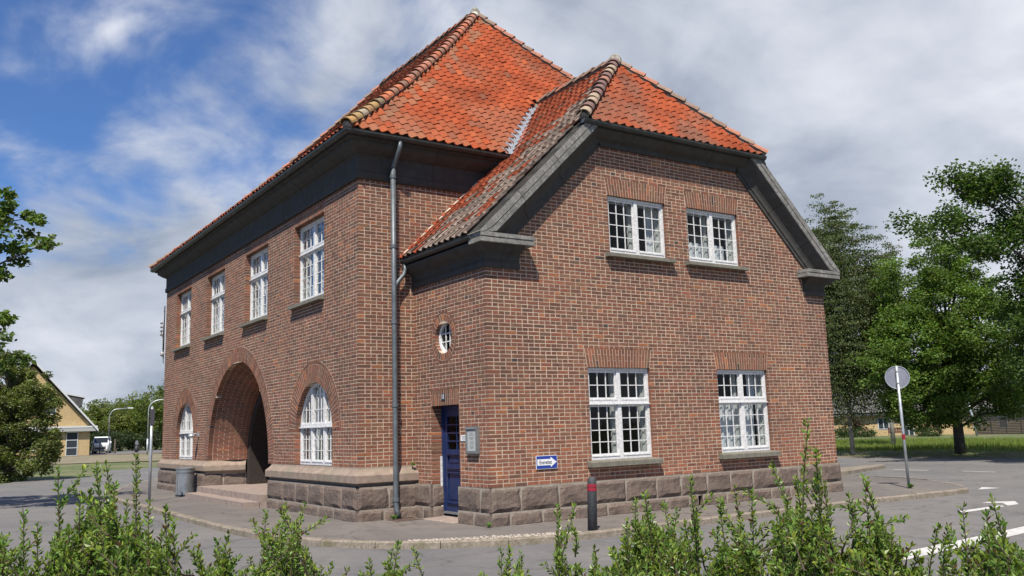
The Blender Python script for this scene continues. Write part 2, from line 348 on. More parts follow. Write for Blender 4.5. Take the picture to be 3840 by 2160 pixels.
# arc-length stations for kerb stones of about one metre
def resample(pts, step):
    P = [Vector(p) for p in pts]; L = [0]
    for i in range(1, len(P)): L.append(L[-1] + (P[i]-P[i-1]).length)
    n = max(1, round(L[-1]/step)); out = []
    for k in range(n+1):
        s = L[-1]*k/n; i = max(1, min(len(P)-1, next((j for j in range(1, len(L)) if L[j] >= s-1e-9), len(P)-1)))
        t = (s-L[i-1])/max(1e-9, L[i]-L[i-1]); out.append(P[i-1].lerp(P[i], t))
    return out
KS = resample(KL[1:39], 0.98)
for i in range(len(KS)-1):
    a, b = KS[i], KS[i+1]; t = (b-a).normalized(); n = Vector((-t.y, t.x)); a2 = a + t*0.006; b2 = b - t*0.006
    jz = random.uniform(-0.008, 0.006); w = 0.118; mb = MB()
    o = ((a+b)/2).to_3d()
    q = [a2-n*random.uniform(0, .008), b2-n*random.uniform(0, .008), b2+n*w, a2+n*w]
    top = [Vector((*p, 0.006+jz)) for p in q]; bot = [Vector((*p, -0.2)) for p in q]
    ch = [Vector((*(q[0]+n*0.018), 0.006+jz)), Vector((*(q[1]+n*0.018), 0.006+jz))]; lo = [Vector((*q[0], -0.014+jz)), Vector((*q[1], -0.014+jz))]
    mb.face([ch[0], ch[1], top[2], top[3]]); mb.face([lo[0], lo[1], ch[1], ch[0]]); mb.face([bot[0], bot[1], lo[1], lo[0]]); mb.face([bot[1], bot[2], top[2], ch[1], lo[1]]); mb.face([bot[3], bot[0], lo[0], ch[0], top[3]])
    mb.build('kerb_stone', M_KERB, pavement, origin=o)
# worn gravelly patch by the kerb and a resurfaced strip
mb = MB()
for k in range(900):
    u = random.random(); x = -0.65+u*2.35; yk = np.interp(x, [-0.8, -0.41, 0.31, 1.0, 1.9], [-3.3, -3.62, -4.07, -4.35, -4.43]); y = yk+0.14+random.random()**1.3*0.42*(1-abs(u-.5)*1.2)
    r = random.uniform(0.006, 0.016); a = random.random()*PI; z = 0.001
    p = [(x+r*math.cos(a+j*2*PI/5), y+r*math.sin(a+j*2*PI/5), z) for j in range(5)]; tp = (x, y, z+r*0.7)
    c = random.uniform(0.22, 0.5); cc = (c, c*0.86, c*0.72, 1)
    for j in range(5): mb.face([p[j], p[(j+1) % 5], tp], cc)
M_GRAVEL = attr_mat('loose_gravel', 60, 0.1, 0.95, 0)
g = tag(mb.build('gravel', M_GRAVEL, colors=True), 'loose pale gravel on the worn pavement by the corner kerb', 'gravel', kind='stuff')
# traffic island and markings
mb = MB(); isl = [(12.9, 1.6), (16.4, 1.72), (18.6, 2.35), (19.9, 2.75), (20.25, 3.2), (19.6, 3.4), (17.6, 2.95), (15.0, 2.75), (12.9, 2.75)]
mb.face([(x, y, 0.0) for x, y in isl])
for i in range(len(isl)): a, b = isl[i], isl[(i+1) % len(isl)]; mb.face([(*a, RZ-.02), (*b, RZ-.02), (*b, 0.0), (*a, 0.0)])
struct(mb.build('traffic_island', M_KERB))
MZ = RZ+0.004
def mark(pts): return sheet('lane_marking', pts, MZ, M_PAINT, road)
mark([(2.55, -8.62), (3.0, -8.68), (12.5, -7.95), (12.6, -7.72), (7, -8.05), (2.6, -8.38)])
mark([(2.3, -7.16), (3.6, -7.02), (3.62, -6.90), (2.32, -7.04)])
mark([(8.34, -6.39), (9.75, -6.35), (9.9, -6.2), (8.45, -6.2)])
mark([(9.9, -6.33), (10.3, -6.32), (10.8, -6.0), (10.45, -5.7), (10.14, -5.7), (10.35, -6.0)])
mark([(13.1, -4.03), (13.72, -4.21), (13.75, -3.76)])
for (y0, y1) in ((3.1, 4.4), (0.85, 2.08), (-1.22, -0.17), (-3.4, -2.3)): mark([(19.12, y0), (19.24, y0), (19.32, y1), (19.2, y1)])
mark([(26.0, -30), (26.08, -30), (26.08, 60), (26.0, 60)])
mb = MB(); mb.box(0.42, 0.98, -0.62, -0.2, 0.0, 0.004); drain = mb.build('drain_cover', speck('rusty_iron', (0.06, 0.04, 0.03), (0.12, 0.08, 0.06), 20, 0.8, 0.3), None)
mb = MB()
for k in range(5): mb.box(0.46+k*0.1, 0.53+k*0.1, -0.58, -0.24, 0.004, 0.008)
mb.build('bar', MATS['rusty_iron'], drain); tag(drain, 'flat rusty drain cover at the foot of the downpipe', 'drain cover')

# ================================================================== BRICK BUILDING
D1, D2, W, L = 1.14, 2.62, 8.98, 15.35
WM = 2*D1 + W                                       # width of the main block (11.26)
C = 0.2/3                                           # brick course
ZG = 0.607; ZCAP = ZG + 5*C; ZCA = ZG + 55*C; ZCM = ZG + 86*C
B = thing('brick_building', 'two-storey red brick house with steep orange tiled hip roof and half-hipped wing', 'building')

class Wall:
    def __init__(s, O, T, N): s.O = np.array([*O, 0.]); s.T = np.array([*T, 0.]); s.N = np.array([*N, 0.])
    def P(s, a, z, d=0.0): return s.O + s.T*a + s.N*d + np.array([0, 0, z])
WA = Wall((0, 0), (0, 1), (-1, 0)); WB = Wall((0, 0), (1, 0), (0, -1))
WC = Wall((D1, 0), (0, -1), (-1, 0)); WG = Wall((D1, -D2), (1, 0), (0, -1)); WE = Wall((D1+W, -D2), (0, 1), (1, 0))

ALLB = []          # every brick: (8 corners, colour, wall index)
def brick_colour(z):
    r = random.random(); low = max(0.0, 1-(z-0.6)/1.3)
    base = np.array([0.20, 0.080, 0.046])
    if r < 0.45: c = base*random.uniform(0.8, 1.12)
    elif r < 0.68: c = np.array([0.155, 0.066, 0.041])*random.uniform(0.78, 1.1)
    elif r < 0.84: c = np.array([0.19, 0.095, 0.053])*random.uniform(0.8, 1.1)
    elif r < 0.93: c = np.array([0.235, 0.078, 0.043])*random.uniform(0.85, 1.15)
    elif r < 0.96: c = np.array([0.36, 0.13, 0.05])*random.uniform(0.75, 1.0)
    elif r < 0.997: c = np.array([0.13, 0.07, 0.048])*random.uniform(0.8, 1.1)
    else: c = np.array([0.055, 0.04, 0.036])
    if low > 0: k = low*random.uniform(0.0, 0.75); c = c*(1-k) + np.array([0.36, 0.135, 0.075])*k*random.uniform(0.8, 1.15)
    return (*(c*0.85), 1)
def add_brick(w, a0, a1, b0, b1, z0, z1, dep=0.03, wi=0, depL=None, depR=None):
    """a0,a1 ends at the bottom edge, b0,b1 ends at the top edge"""
    f = random.uniform(-0.001, 0.0022); j = lambda: random.uniform(-0.0022, 0.0022); dd = dep
    pts = [w.P(a0+j(), z0+j(), f), w.P(a1+j(), z0+j(), f), w.P(b1+j(), z1+j(), f), w.P(b0+j(), z1+j(), f),
           w.P(a0, z0, -dd), w.P(a1, z0, -dd), w.P(b1, z1, -dd), w.P(b0, z1, -dd)]
    ALLB.append((np.array(pts), brick_colour(z0), wi))
def quad_brick(w, q, dep, wi):
    f = random.uniform(-0.001, 0.0022)
    ALLB.append((np.array([w.P(s, z, f) for s, z in q] + [w.P(s, z, -dep) for s, z in q]), brick_colour(q[0][1]), wi))

MORT = MB()
def lay(w, zs, ze, hfun, par, wi, cornL=None, cornR=None, zbase=ZG):
    """hfun(z, grow) -> list of solid intervals (a, b, depthAtA, depthAtB); grow=True leaves room for arch rings"""
    n0 = math.floor((zs-zbase)/C+1e-6); n1 = math.ceil((ze-zbase)/C-1e-6)
    for n in range(n0, n1):
        zl = max(zs, zbase+n*C); zu = min(ze, zbase+(n+1)*C)
        if zu-zl < 0.01: continue
        # mortar bed
        for (lo, up) in pair(hfun(zl+1e-4, False), hfun(zu-1e-4, False)):
            e0 = .006 if lo[2] else 0; e1 = .006 if lo[3] else 0
            MORT.face([w.P(lo[0]+e0, zl, -.0022), w.P(lo[1]-e1, zl, -.0022), w.P(up[1]-e1, zu, -.0022), w.P(up[0]+e0, zu, -.0022)])
            if lo[2]: MORT.face([w.P(lo[0]+.006, zl, -.0022), w.P(up[0]+.006, zu, -.0022), w.P(up[0]+.006, zu, -lo[2]-.03), w.P(lo[0]+.006, zl, -lo[2]-.03)])
            if lo[3]: MORT.face([w.P(lo[1]-.006, zl, -lo[3]-.03), w.P(up[1]-.006, zu, -lo[3]-.03), w.P(up[1]-.006, zu, -.0022), w.P(lo[1]-.006, zl, -.0022)])
        b0 = zl+0.0088; b1 = zu-0.0088
        head = (n+par) % 2 == 0; pitch = 0.12 if head else 0.24; off = 0.0 if head else (0.12 if (n//2) % 2 else 0.0)
        for (lo, up) in pair(hfun(b0, True), hfun(b1, True)):
            s0 = min(lo[0], up[0]); s1 = max(lo[1], up[1])
            startL = cornL(n) if (cornL and abs(lo[0]) < 1e-6) else None
            k = math.floor((s0-off)/pitch)-1
            while True:
                p0 = off+k*pitch+0.0085; p1 = p0+pitch-0.017; k += 1
                if p0 > s1: break
                j0 = random.uniform(-.003, .003); p0 += j0; p1 += random.uniform(-.003, .003)
                lo0, lo1 = max(p0, lo[0]), min(p1, lo[1]); u0, u1 = max(p0, up[0]), min(p1, up[1])
                if startL: lo0 = max(lo0, startL); u0 = max(u0, startL)
                if lo1-lo0 < 0.012 and u1-u0 < 0.012: continue
                lo1 = max(lo1, lo0+.001); u1 = max(u1, u0+.001)
                dep = 0.03
                if lo0-lo[0] < 0.045 and (lo[2] or (cornL and not startL)): lo0 = lo[0]
                if u0-up[0] < 0.045 and (lo[2] or (cornL and not startL)): u0 = up[0]
                if lo[1]-lo1 < 0.045 and (lo[3] or cornR): lo1 = lo[1]
                if up[1]-u1 < 0.045 and (lo[3] or cornR): u1 = up[1]
                if lo[2] and lo0-lo[0] < 0.02: dep = lo[2]
                if lo[3] and p1 > lo[1]-0.02: dep = max(dep, lo[3])
                if cornL and abs(lo[0]) < 1e-6 and lo0 < 0.02: dep = 0.108
                if cornR and abs(lo[1]-cornR[0]) < 1e-6 and lo1 > cornR[0]-0.02: dep = 0.108
                if cornR and abs(lo[1]-cornR[0]) < 1e-6 and cornR[1](n):
                    e = cornR[0]-cornR[1](n); lo1 = min(lo1, e); u1 = min(u1, e)
                    if lo1-lo0 < 0.012: continue
                    dep = 0.03
                add_brick(w, lo0, lo1, u0, u1, b0, b1, dep, wi)
def pair(A, Bv):
    if len(A) == len(Bv): return list(zip(A, Bv))
    m = A if len(A) < len(Bv) else Bv; return [(x, x) for x in m]
def subtract(iv, a, b, dep):
    out = []
    for (p, q, dp, dq) in iv:
        if b <= p or a >= q: out.append((p, q, dp, dq)); continue
        if a > p+0.004: out.append((p, a, dp, dep))
        if b < q-0.004: out.append((b, q, dep, dq))
    return out
def rect_hole(a, b, z0, z1, dep): return lambda z, g: (a, b, dep) if z0 < z < z1 else None
def flat_arch_zone(a, b, z0, h=0.355, spl=0.055):
    def f(z, g):
        if not g or not (z0 < z < z0+h): return None
        k = 0.004+spl*(z-z0)/h+0.008; return (a-k, b+k, 0)
    return f
def arch_hole(c, r, zb, zs, dep, ring):
    def f(z, g):
        R = r+(ring if g else 0)
        if z <= zb or z >= zs+R: return None
        h = r if z <= zs else math.sqrt(max(0, R*R-(z-zs)**2))
        return (c-h, c+h, 0 if (g and z > zs) else dep)
    return f
def circ_hole(c, zc, r, dep, ring):
    def f(z, g):
        R = r+(ring if g else 0)
        if abs(z-zc) >= R: return None
        h = math.sqrt(R*R-(z-zc)**2); return (c-h, c+h, dep)
    return f
def solid(a, b, holes, extra=None):
    def f(z, g):
        iv = [(a, b, 0, 0)] if extra is None else extra(z)
        for h in holes:
            q = h(z, g)
            if q: iv = subtract(iv, *q)
        return iv
    return f
def flat_arch(w, a, b, z0, wi, dep, h=0.355, spl=0.055, skip=None):
    n = round((b-a)/0.0665); 
    for i in range(n):
        f0 = i/n; f1 = (i+1)/n; g = 0.007
        def X(fr, t): return (a-spl*t)+(b-a+2*spl*t)*fr
        sp = 0.36 if i % 2 else 0.66
        for (t0, t1) in ((0, sp), (sp, 1)):
            q = [(X(f0, t0)+g, z0+h*t0+.005*(t0 > 0)), (X(f1, t0)-g, z0+h*t0+.005*(t0 > 0)), (X(f1, t1)-g, z0+h*t1-.006), (X(f0, t1)+g, z0+h*t1-.006)]
            quad_brick(w, q, dep if t0 == 0 else 0.03, wi)
def ring_bricks(w, c, zc, r0, r1, t0, t1, wi, dep, split=True, pitch=0.068, thin=0.0):
    n = max(3, round((t1-t0)*r0/pitch)); 
    for i in range(n):
        a0 = t0+(t1-t0)*i/n; a1 = t0+(t1-t0)*(i+1)/n; g0 = 0.007/r0; 
        parts = [(r0, r1)]
        if split: m = r0+(r1-r0)*(0.35 if i % 2 else 0.65); parts = [(r0, m-.005), (m+.005, r1)]
        for k, (p, q) in enumerate(parts):
            pp = lambda r, a: (c+r*math.cos(a), zc+r*math.sin(a))
            quad_brick(w, [pp(p, a1-g0), pp(p, a0+g0), pp(q, a0+g0*p/q), pp(q, a1-g0*p/q)], dep if k == 0 else 0.03, wi)
    if thin:
        m2 = max(3, round((t1-t0)*r1/0.235))
        for i in range(m2):
            a0 = t0+(t1-t0)*i/m2+.003; a1 = t0+(t1-t0)*(i+1)/m2-.003; p, q = r1+.012, r1+.012+thin
            S = 3; lo = [(c+p*math.cos(a1+(a0-a1)*k/S), zc+p*math.sin(a1+(a0-a1)*k/S)) for k in range(S+1)]; up = [(c+q*math.cos(a1+(a0-a1)*k/S), zc+q*math.sin(a1+(a0-a1)*k/S)) for k in range(S+1)]
            for k in range(S): quad_brick(w, [lo[k], lo[k+1], up[k+1], up[k]], 0.03, wi)

# ---- openings
AW = [(1.70, 3.40), (5.17, 6.89), (8.70, 10.42), (12.18, 13.92)]; AZ0, AZ1 = 4.33, ZG+82*C
GWL = [(2.115, 3.605), (5.41, 6.895)]; GL0, GL1 = 0.93, ZG+30*C
GWU = [(2.77, 4.24), (4.84, 6.32)]; GU0, GU1 = 4.74, ZG+79*C
ARW = [(2.26, 1.0), (12.57, 0.99)]; AZS = 1.62
PC, PR, PZ = 7.48, 2.50, ZCAP; PRING = 0.365
holesA = [rect_hole(a, b, AZ0, AZ1, .17) for a, b in AW] + [flat_arch_zone(a, b, AZ1, .27) for a, b in AW] + \
         [arch_hole(c, r, ZCAP-.02, AZS, .15, .445) for c, r in ARW] + [arch_hole(PC, PR, ZCAP-.5, PZ, .12, PRING+.012)]
lay(WA, ZCAP, ZCM+.05, solid(0, L, holesA), 0, 0, cornL=lambda n: 0.12 if n % 2 == 0 else None)
for a, b in AW: flat_arch(WA, a, b, AZ1, 0, .17, .27)
for c, r in ARW: ring_bricks(WA, c, AZS, r, r+.355, 0, PI, 0, .15, thin=.062)
ring_bricks(WA, PC, PZ, PR, PR+PRING, 0, PI, 0, .12)
lay(WB, ZCAP, ZCM+.05, solid(0, 4, [], lambda z: [(0, D1+.02 if z < 4.80 else min(3.4, 0.90+(z-4.80)/0.93+.06), 0, 0)]), 1, 1, cornL=lambda n: 0.12 if (n+1) % 2 == 0 else None)
DS0, DS1, DZ0, DZ1 = 0.65, 1.64, 0.02, ZG+21*C
RWC, RWZ, RWR = 1.14, 3.23, 0.30
holesC = [rect_hole(DS0, DS1, DZ0, DZ1, .2), flat_arch_zone(DS0, DS1, DZ1, .30, .03), circ_hole(RWC, RWZ, RWR, .16, .175)]
lay(WC, ZG, ZCA+.04, solid(0, D2, holesC), 0, 2, cornR=(D2, lambda n: 0.12 if n % 2 == 0 else 0))
flat_arch(WC, DS0, DS1, DZ1, 2, .2, .30, .03)
ring_bricks(WC, RWC, RWZ, RWR, RWR+.118, 0, 2*PI, 2, .16, split=False, pitch=.062, thin=.04)
# gable outline: rake cornice hides the edge
RKS = 0.9625; RK0 = (-0.25, 4.80)                    # rake line of the coping top: z = 4.80 + .9625*(s+.25)
def gable(z):
    if z < ZCA+.03: return [(0, W, 0, 0)]
    s = max(0.0, (z-4.80)/RKS-0.25+0.35); 
    return [(s, W-s, 0, 0)] if s < W/2-.3 else []
holesG = [rect_hole(a, b, GL0, GL1, .09) for a, b in GWL] + [flat_arch_zone(a, b, GL1) for a, b in GWL] + \
         [rect_hole(a, b, GU0, GU1, .09) for a, b in GWU] + [flat_arch_zone(a, b, GU1, .34) for a, b in GWU]
lay(WG, ZG, 7.0, solid(0, W, holesG, gable), 1, 3, cornL=lambda n: 0.12 if (n+1) % 2 == 0 else None)
for a, b in GWL: flat_arch(WG, a, b, GL1, 3, .09)
for a, b in GWU: flat_arch(WG, a, b, GU1, 3, .09, .34)
lay(WE, ZG, ZCA+.04, solid(0.12, D2, []), 0, 4)

# ---- splayed portal: trumpet of bricks from the outer ring to the inner arch
def pr_(u): t = max(0, min(1, (u-.12)/0.83)); return PR-0.43*math.sin(t*PI/2)**1.2
PF = MB(); NA = 118
def PP(u, th, off=0.0): r = pr_(u)+off; return (u, PC+r*math.cos(th), PZ+r*math.sin(th))
US = [.06]+[.12+.83*k/14 for k in range(15)]
for i in range(NA):
    t0 = PI*i/NA; t1 = PI*(i+1)/NA
    for k in range(len(US)-1): PF.face([PP(US[k], t0, .009), PP(US[k], t1, .009), PP(US[k+1], t1, .009), PP(US[k+1], t0, .009)])
    edges = [0.125, 0.36, 0.6, 0.84, 0.95] if i % 2 else [0.125, 0.24, 0.48, 0.72, 0.95]
    for k in range(len(edges)-1):
        ua, ub = edges[k]+.0075, edges[k+1]-.0075; g = .0075/PR; f = random.uniform(-.001, .002)
        nseg = 3 if ub-ua > .15 else 1; bc = brick_colour(PP(ua, t0)[2])
        for sgm in range(nseg):
            va, vb = ua+(ub-ua)*sgm/nseg, ua+(ub-ua)*(sgm+1)/nseg
            q = [PP(va, t0+g, -f), PP(vb, t0+g, -f), PP(vb, t1-g, -f), PP(va, t1-g, -f)]; q2 = [PP(va, t0+g, .03), PP(vb, t0+g, .03), PP(vb, t1-g, .03), PP(va, t1-g, .03)]
            ALLB.append((np.array(q+q2), bc, 0))
RI = pr_(0.95)
PF.build('portal_bed', M_MORTAR, B)
# vestibule behind the portal
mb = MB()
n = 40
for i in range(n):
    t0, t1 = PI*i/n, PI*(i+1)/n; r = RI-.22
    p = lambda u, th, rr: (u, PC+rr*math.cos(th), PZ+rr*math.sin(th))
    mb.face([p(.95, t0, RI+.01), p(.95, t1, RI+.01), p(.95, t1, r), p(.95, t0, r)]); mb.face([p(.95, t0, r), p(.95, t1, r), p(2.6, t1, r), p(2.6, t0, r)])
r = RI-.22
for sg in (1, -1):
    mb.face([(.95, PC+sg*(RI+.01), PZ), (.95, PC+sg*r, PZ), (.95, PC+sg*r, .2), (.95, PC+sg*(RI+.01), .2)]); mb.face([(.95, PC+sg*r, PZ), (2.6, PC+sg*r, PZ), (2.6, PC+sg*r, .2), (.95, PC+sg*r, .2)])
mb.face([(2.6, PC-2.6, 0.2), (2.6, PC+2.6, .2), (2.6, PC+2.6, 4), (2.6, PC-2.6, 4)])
mb.build('vestibule', speck('shaded_vestibule_brick', (0.02, 0.014, 0.012), (0.035, 0.024, 0.019), 12, 0.9, .2), B)  # near-black colour carries the deep shade inside the portal
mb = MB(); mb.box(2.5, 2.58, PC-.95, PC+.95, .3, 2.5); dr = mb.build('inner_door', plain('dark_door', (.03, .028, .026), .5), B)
mb = MB(); mb.box(2.485, 2.5, PC+.15, PC+.8, 1.3, 2.35); mb.build('pane', M_GLASS, dr)

# ---- link the bricks: the 300 that show largest each as an object, the others joined
WALL = MORT.build('wall', M_MORTAR, B)
VIEW = np.array([CX, CY, CZ]); BF = [(0, 1, 2, 3), (0, 4, 5, 1), (1, 5, 6, 2), (2, 6, 7, 3), (3, 7, 4, 0)]
def apparent(pts):
    u, v, c = project(pts[:4]); 
    if c.min() < 0: return 0
    nrm = np.cross(pts[1]-pts[0], pts[3]-pts[0]); 
    if nrm @ (VIEW-pts[0]) < 0: return 0
    if u.max() < 0 or u.min() > 3840 or v.max() < 0 or v.min() > 2160: return 0
    return 0.5*abs(sum(u[i]*v[(i+1) % 4]-u[(i+1) % 4]*v[i] for i in range(4)))
score = np.array([apparent(b[0]) for b in ALLB]); order = np.argsort(-score); pick = set(order[:300].tolist())
big = MB()
for i, (pts, col, wi) in enumerate(ALLB):
    if i not in pick: big.mesh(pts, BF, col)
tag(big.build('brickwork', M_BRICK, WALL, colors=True), kind='stuff')
for i in sorted(pick):
    pts, col, wi = ALLB[i]; mb = MB(); mb.mesh(pts, BF, col); mb.build('brick', M_BRICK, WALL, origin=tuple(pts[:4].mean(0)), colors=True)

# plain outer faces of the sides nobody sees, and the inner shell that keeps the rooms dark
mb = MB()
def vq(m, a, b, z0, z1): m.face([(*a, z0), (*b, z0), (*b, z1), (*a, z1)])
vq(mb, (0, L), (WM, L), 0, ZCM+.4); vq(mb, (WM, L), (WM, 0), 0, ZCM+.4); vq(mb, (WM, 0), (D1+W, 0), 0, ZCM+.4)
mb.build('rear_wall', speck('far_brick', (0.15, .07, .045), (.22, .1, .065), 9, .9, .3), B)
mb = MB()
# floors and room partitions (dark rooms)
for z in (3.55, 6.75): mb.box(0.4, WM-.1, 0.3, L-.1, z-.1, z)
for (y0_, y1_) in ((.3, 4.6), (10.4, L-.1)): mb.box(.4, WM-.1, y0_, y1_, .65, .75)
for z in (0.35, 3.5): mb.box(D1+.3, D1+W-.1, -D2+.2, 0.3, z-.1, z)
mb.box(D1+2.4, D1+W-2.4, -D2+.25, .3, 6.6, 6.68)
mb.box(.4, WM-.1, .3, 5, .2, .3)
mb.box(3.4, 3.5, 0.35, 5.0, .3, 6.7); mb.box(3.4, 3.5, 10.1, L-.3, .3, 6.7); mb.box(3.4, 3.5, 5, 10.1, 3.6, 6.7)
for y in (4.7, 8.0, 11.2): mb.box(.35, 3.4, y, y+.1, 3.56, 6.7)
mb.box(.35, 3.4, 4.55, 4.65, .3, 3.5); mb.box(.35, 3.4, 10.4, 10.5, .3, 3.5)
mb.box(D1+.3, D1+W-.1, .3, .4, .2, 6.7); mb.box(D1+4.45, D1+4.55, -D2+.3, .3, .3, 6.7); mb.box(D1+1.3, D1+1.4, -D2+.3, .3, .3, 4.3)
mb.build('room_partition', M_INT, B)

# ---- plinth: rock-faced granite blocks, each an object
def rough_block(w, s0, s1, z0, z1, proj, batter=0.0, seed=0):
    """a block with a hewn face; edges drawn back to a fine margin"""
    rs = np.random.default_rng(seed); nx = max(4, int((s1-s0)/.07)); nz = max(4, int((z1-z0)/.06)); V = []; Fc = []
    ph = rs.random(6)*6.28
    for i in range(nx+1):
        for k in range(nz+1):
            s = s0+(s1-s0)*i/nx; z = z0+(z1-z0)*k/nz
            e = min(i/nx, 1-i/nx)*(s1-s0); e2 = min(k/nz, 1-k/nz)*(z1-z0); m = min(1, min(e, e2)/.06)
            d = proj+batter*(1-(z-z0)/(z1-z0))+m*(0.030+0.010*math.sin(s*7+ph[0]+z*5)+0.007*math.sin(z*19+ph[1]+s*4)+0.011*(rs.random()-.5))
            if 0 < i < nx and 0 < k < nz: s += (rs.random()-.5)*.02; z += (rs.random()-.5)*.02
            V.append(w.P(s, z, d))
    m = nz+1
    for i in range(nx):
        for k in range(nz): Fc.append((i*m+k, (i+1)*m+k, (i+1)*m+k+1, i*m+k+1))
    n = len(V); cs = [w.P(s0, z0, -.02), w.P(s1, z0, -.02), w.P(s1, z1, -.02), w.P(s0, z1, -.02)]; V += cs
    Fc.append(tuple([n, n+1]+[i*m for i in range(nx, -1, -1)])); Fc.append(tuple([n+2, n+3]+[i*m+nz for i in range(nx+1)]))
    Fc.append(tuple([n+3, n]+list(range(0, nz+1)))); Fc.append(tuple([n+1, n+2]+[nx*m+k for k in range(nz, -1, -1)]))
    return V, Fc
def course(w, joints, z0, z1, proj, endL=0.0, endR=0.0, seed=0):
    bd = MB(); a, b = joints[0]-endL*.5, joints[-1]+endR*.5
    bd.face([w.P(a, z0-.02, proj+.010), w.P(b, z0-.02, proj+.010), w.P(b, z1, proj+.010), w.P(a, z1, proj+.010)]); bo_ = bd.build('plinth', M_JOINT, B)
    for i in range(len(joints)-1):
        s0, s1 = joints[i]+.007, joints[i+1]-.007
        if i == 0: s0 = joints[0]-endL
        if i == len(joints)-2: s1 = joints[-1]+endR
        V, Fc = rough_block(w, s0, s1, z0+.006, z1-.006, proj, .012, seed+i)
        mb = MB(); mb.mesh(V, Fc); mb.build('granite_block', M_GRANITE, bo_, origin=tuple(np.mean(V, 0)))
Z1G = .212
def js(a, b, step, off=0.0):
    out = [a]; x = a+step*(1-off)
    while x < b-.25: out.append(x+random.uniform(-.06, .06)); x += step
    return out+[b]
course(WG, [0, .56, 1.35, 2.10, 2.84, 3.59, 4.21, 4.9, 5.55, 6.2, 6.95, 7.6, 8.35, W], Z1G, ZG, .035, .035, .035, 10)
course(WG, [0, .33, .98, 1.64, 2.385, 3.1, 3.8, 4.39, 4.62], -.06, Z1G, .05, .05, 0, 40)
course(WG, [4.74, 5.4, 6.1, 6.7, 7.3, 7.9, 8.5, W], -.06, Z1G, .05, 0, .05, 60)
course(WC, [0.02, DS0], Z1G, ZG, .035, 0, 0, 80); course(WC, [0.02, .38, DS0], -.06, Z1G, .045, 0, 0, 84)
course(WC, [DS1, 2.36, D2], Z1G, ZG, .035, 0, .035, 88); course(WC, [DS1, 2.17, D2], -.06, Z1G, .05, 0, .05, 92)
course(WE, [0, .8, 1.6, D2], Z1G, ZG, .035, .035, 0, 96); course(WE, [0, .6, 1.3, D2], -.06, Z1G, .05, .05, 0, 98)
PLE, PRE = 4.72, 10.22            # portal cuts the plinth between these
course(WA, [0, .62, 1.48, 2.3, 3.0, 3.72, PLE], .198, .60, .075, .075, 0, 110); course(WA, [0, .95, 1.7, 2.5, 3.3, 4.0, PLE], -.06, .198, .09, .09, 0, 120)
course(WA, [PRE-.2, 11.2, 11.95, 12.8, 13.6, 14.5, L], .198, .60, .075, 0, .075, 130); course(WA, [PRE-.2, 10.9, 11.7, 12.4, 13.3, 14.2, L], -.06, .198, .09, 0, .09, 140)
course(WB, [0, .55, D1], .198, .60, .075, .075, 0, 150); course(WB, [0, .44, D1], -.06, .198, .09, .09, 0, 154)
# pier returns that flare into the portal
WPl = Wall((-.07, PRE-.2), (.9285, -.371), (-.371, -.9285)); WPr = Wall((-.07, PLE), (.97, .243), (-.243, .97))
course(WPl, [0, .5, 1.1], .198, .60, .0, .03, 0, 160); course(WPl, [0, .62, 1.1], -.06, .198, .012, .03, 0, 164)
course(WPr, [0, .5, 1.05], .198, .60, .0, .03, 0, 166); course(WPr, [0, .62, 1.05], -.06, .198, .012, .03, 0, 168)
WDj = Wall((D1, -DS0), (1, 0), (0, -1))
course(WDj, [0, .3], Z1G, ZG, .0, 0, 0, 170); course(WDj, [0, .3], -.06, Z1G, .012, 0, 0, 172)

def sweep(path, prof, s0=None, s1=None, cap=True):
    """profile (d outward, z) swept along a plan polyline with mitred corners; outward = left of travel"""
    P = [Vector(p) for p in path]; nrm = []
    for i in range(len(P)):
        ns = []
        if i > 0: t = (P[i]-P[i-1]).normalized(); ns.append(Vector((-t.y, t.x)))
        if i < len(P)-1: t = (P[i+1]-P[i]).normalized(); ns.append(Vector((-t.y, t.x)))
        nrm.append(ns[0] if len(ns) == 1 else (ns[0]+ns[1])/(1+ns[0].dot(ns[1])))
    V = [(*(P[i]+nrm[i]*d), z) for i in range(len(P)) for d, z in prof]; m = len(prof)
    Fc = [(i*m+k, (i+1)*m+k, (i+1)*m+k+1, i*m+k+1) for i in range(len(P)-1) for k in range(m-1)]
    if cap: Fc += [tuple(range(m)), tuple(reversed(range((len(P)-1)*m, len(P)*m)))]
    return V, Fc
def sub_path(path, a, b):
    P = [Vector(p) for p in path]; Ls = [0]
    for i in range(1, len(P)): Ls.append(Ls[-1]+(P[i]-P[i-1]).length)
    def at(s):
        for i in range(1, len(P)):
            if s <= Ls[i]+1e-9: return P[i-1].lerp(P[i], (s-Ls[i-1])/(Ls[i]-Ls[i-1]))
        return P[-1]
    return [at(a)]+[P[i] for i in range(len(P)) if a+.02 < Ls[i] < b-.02]+[at(b)]
def path_len(path): return sum((Vector(path[i+1])-Vector(path[i])).length for i in range(len(path)-1))
def stones(name, path, prof, step, mat, parent, gap=.006, corner_pad=0.25, start=0.4):
    Lt = path_len(path); cuts = [0]; x = start
    cor = []; a = 0
    for i in range(1, len(path)-1): a += (Vector(path[i])-Vector(path[i-1])).length; cor.append(a)
    while x < Lt-.2:
        if all(abs(x-c) > corner_pad for c in cor): cuts.append(x)
        x += step*random.uniform(.93, 1.07)
    cuts.append(Lt); out = []
    for i in range(len(cuts)-1):
        V, Fc = sweep(sub_path(path, cuts[i]+(gap/2 if i else 0), cuts[i+1]-gap/2), prof); mb = MB(); mb.mesh(V, Fc); out.append(mb.build(name, mat, parent, origin=tuple(np.mean(V, 0))))
    return out
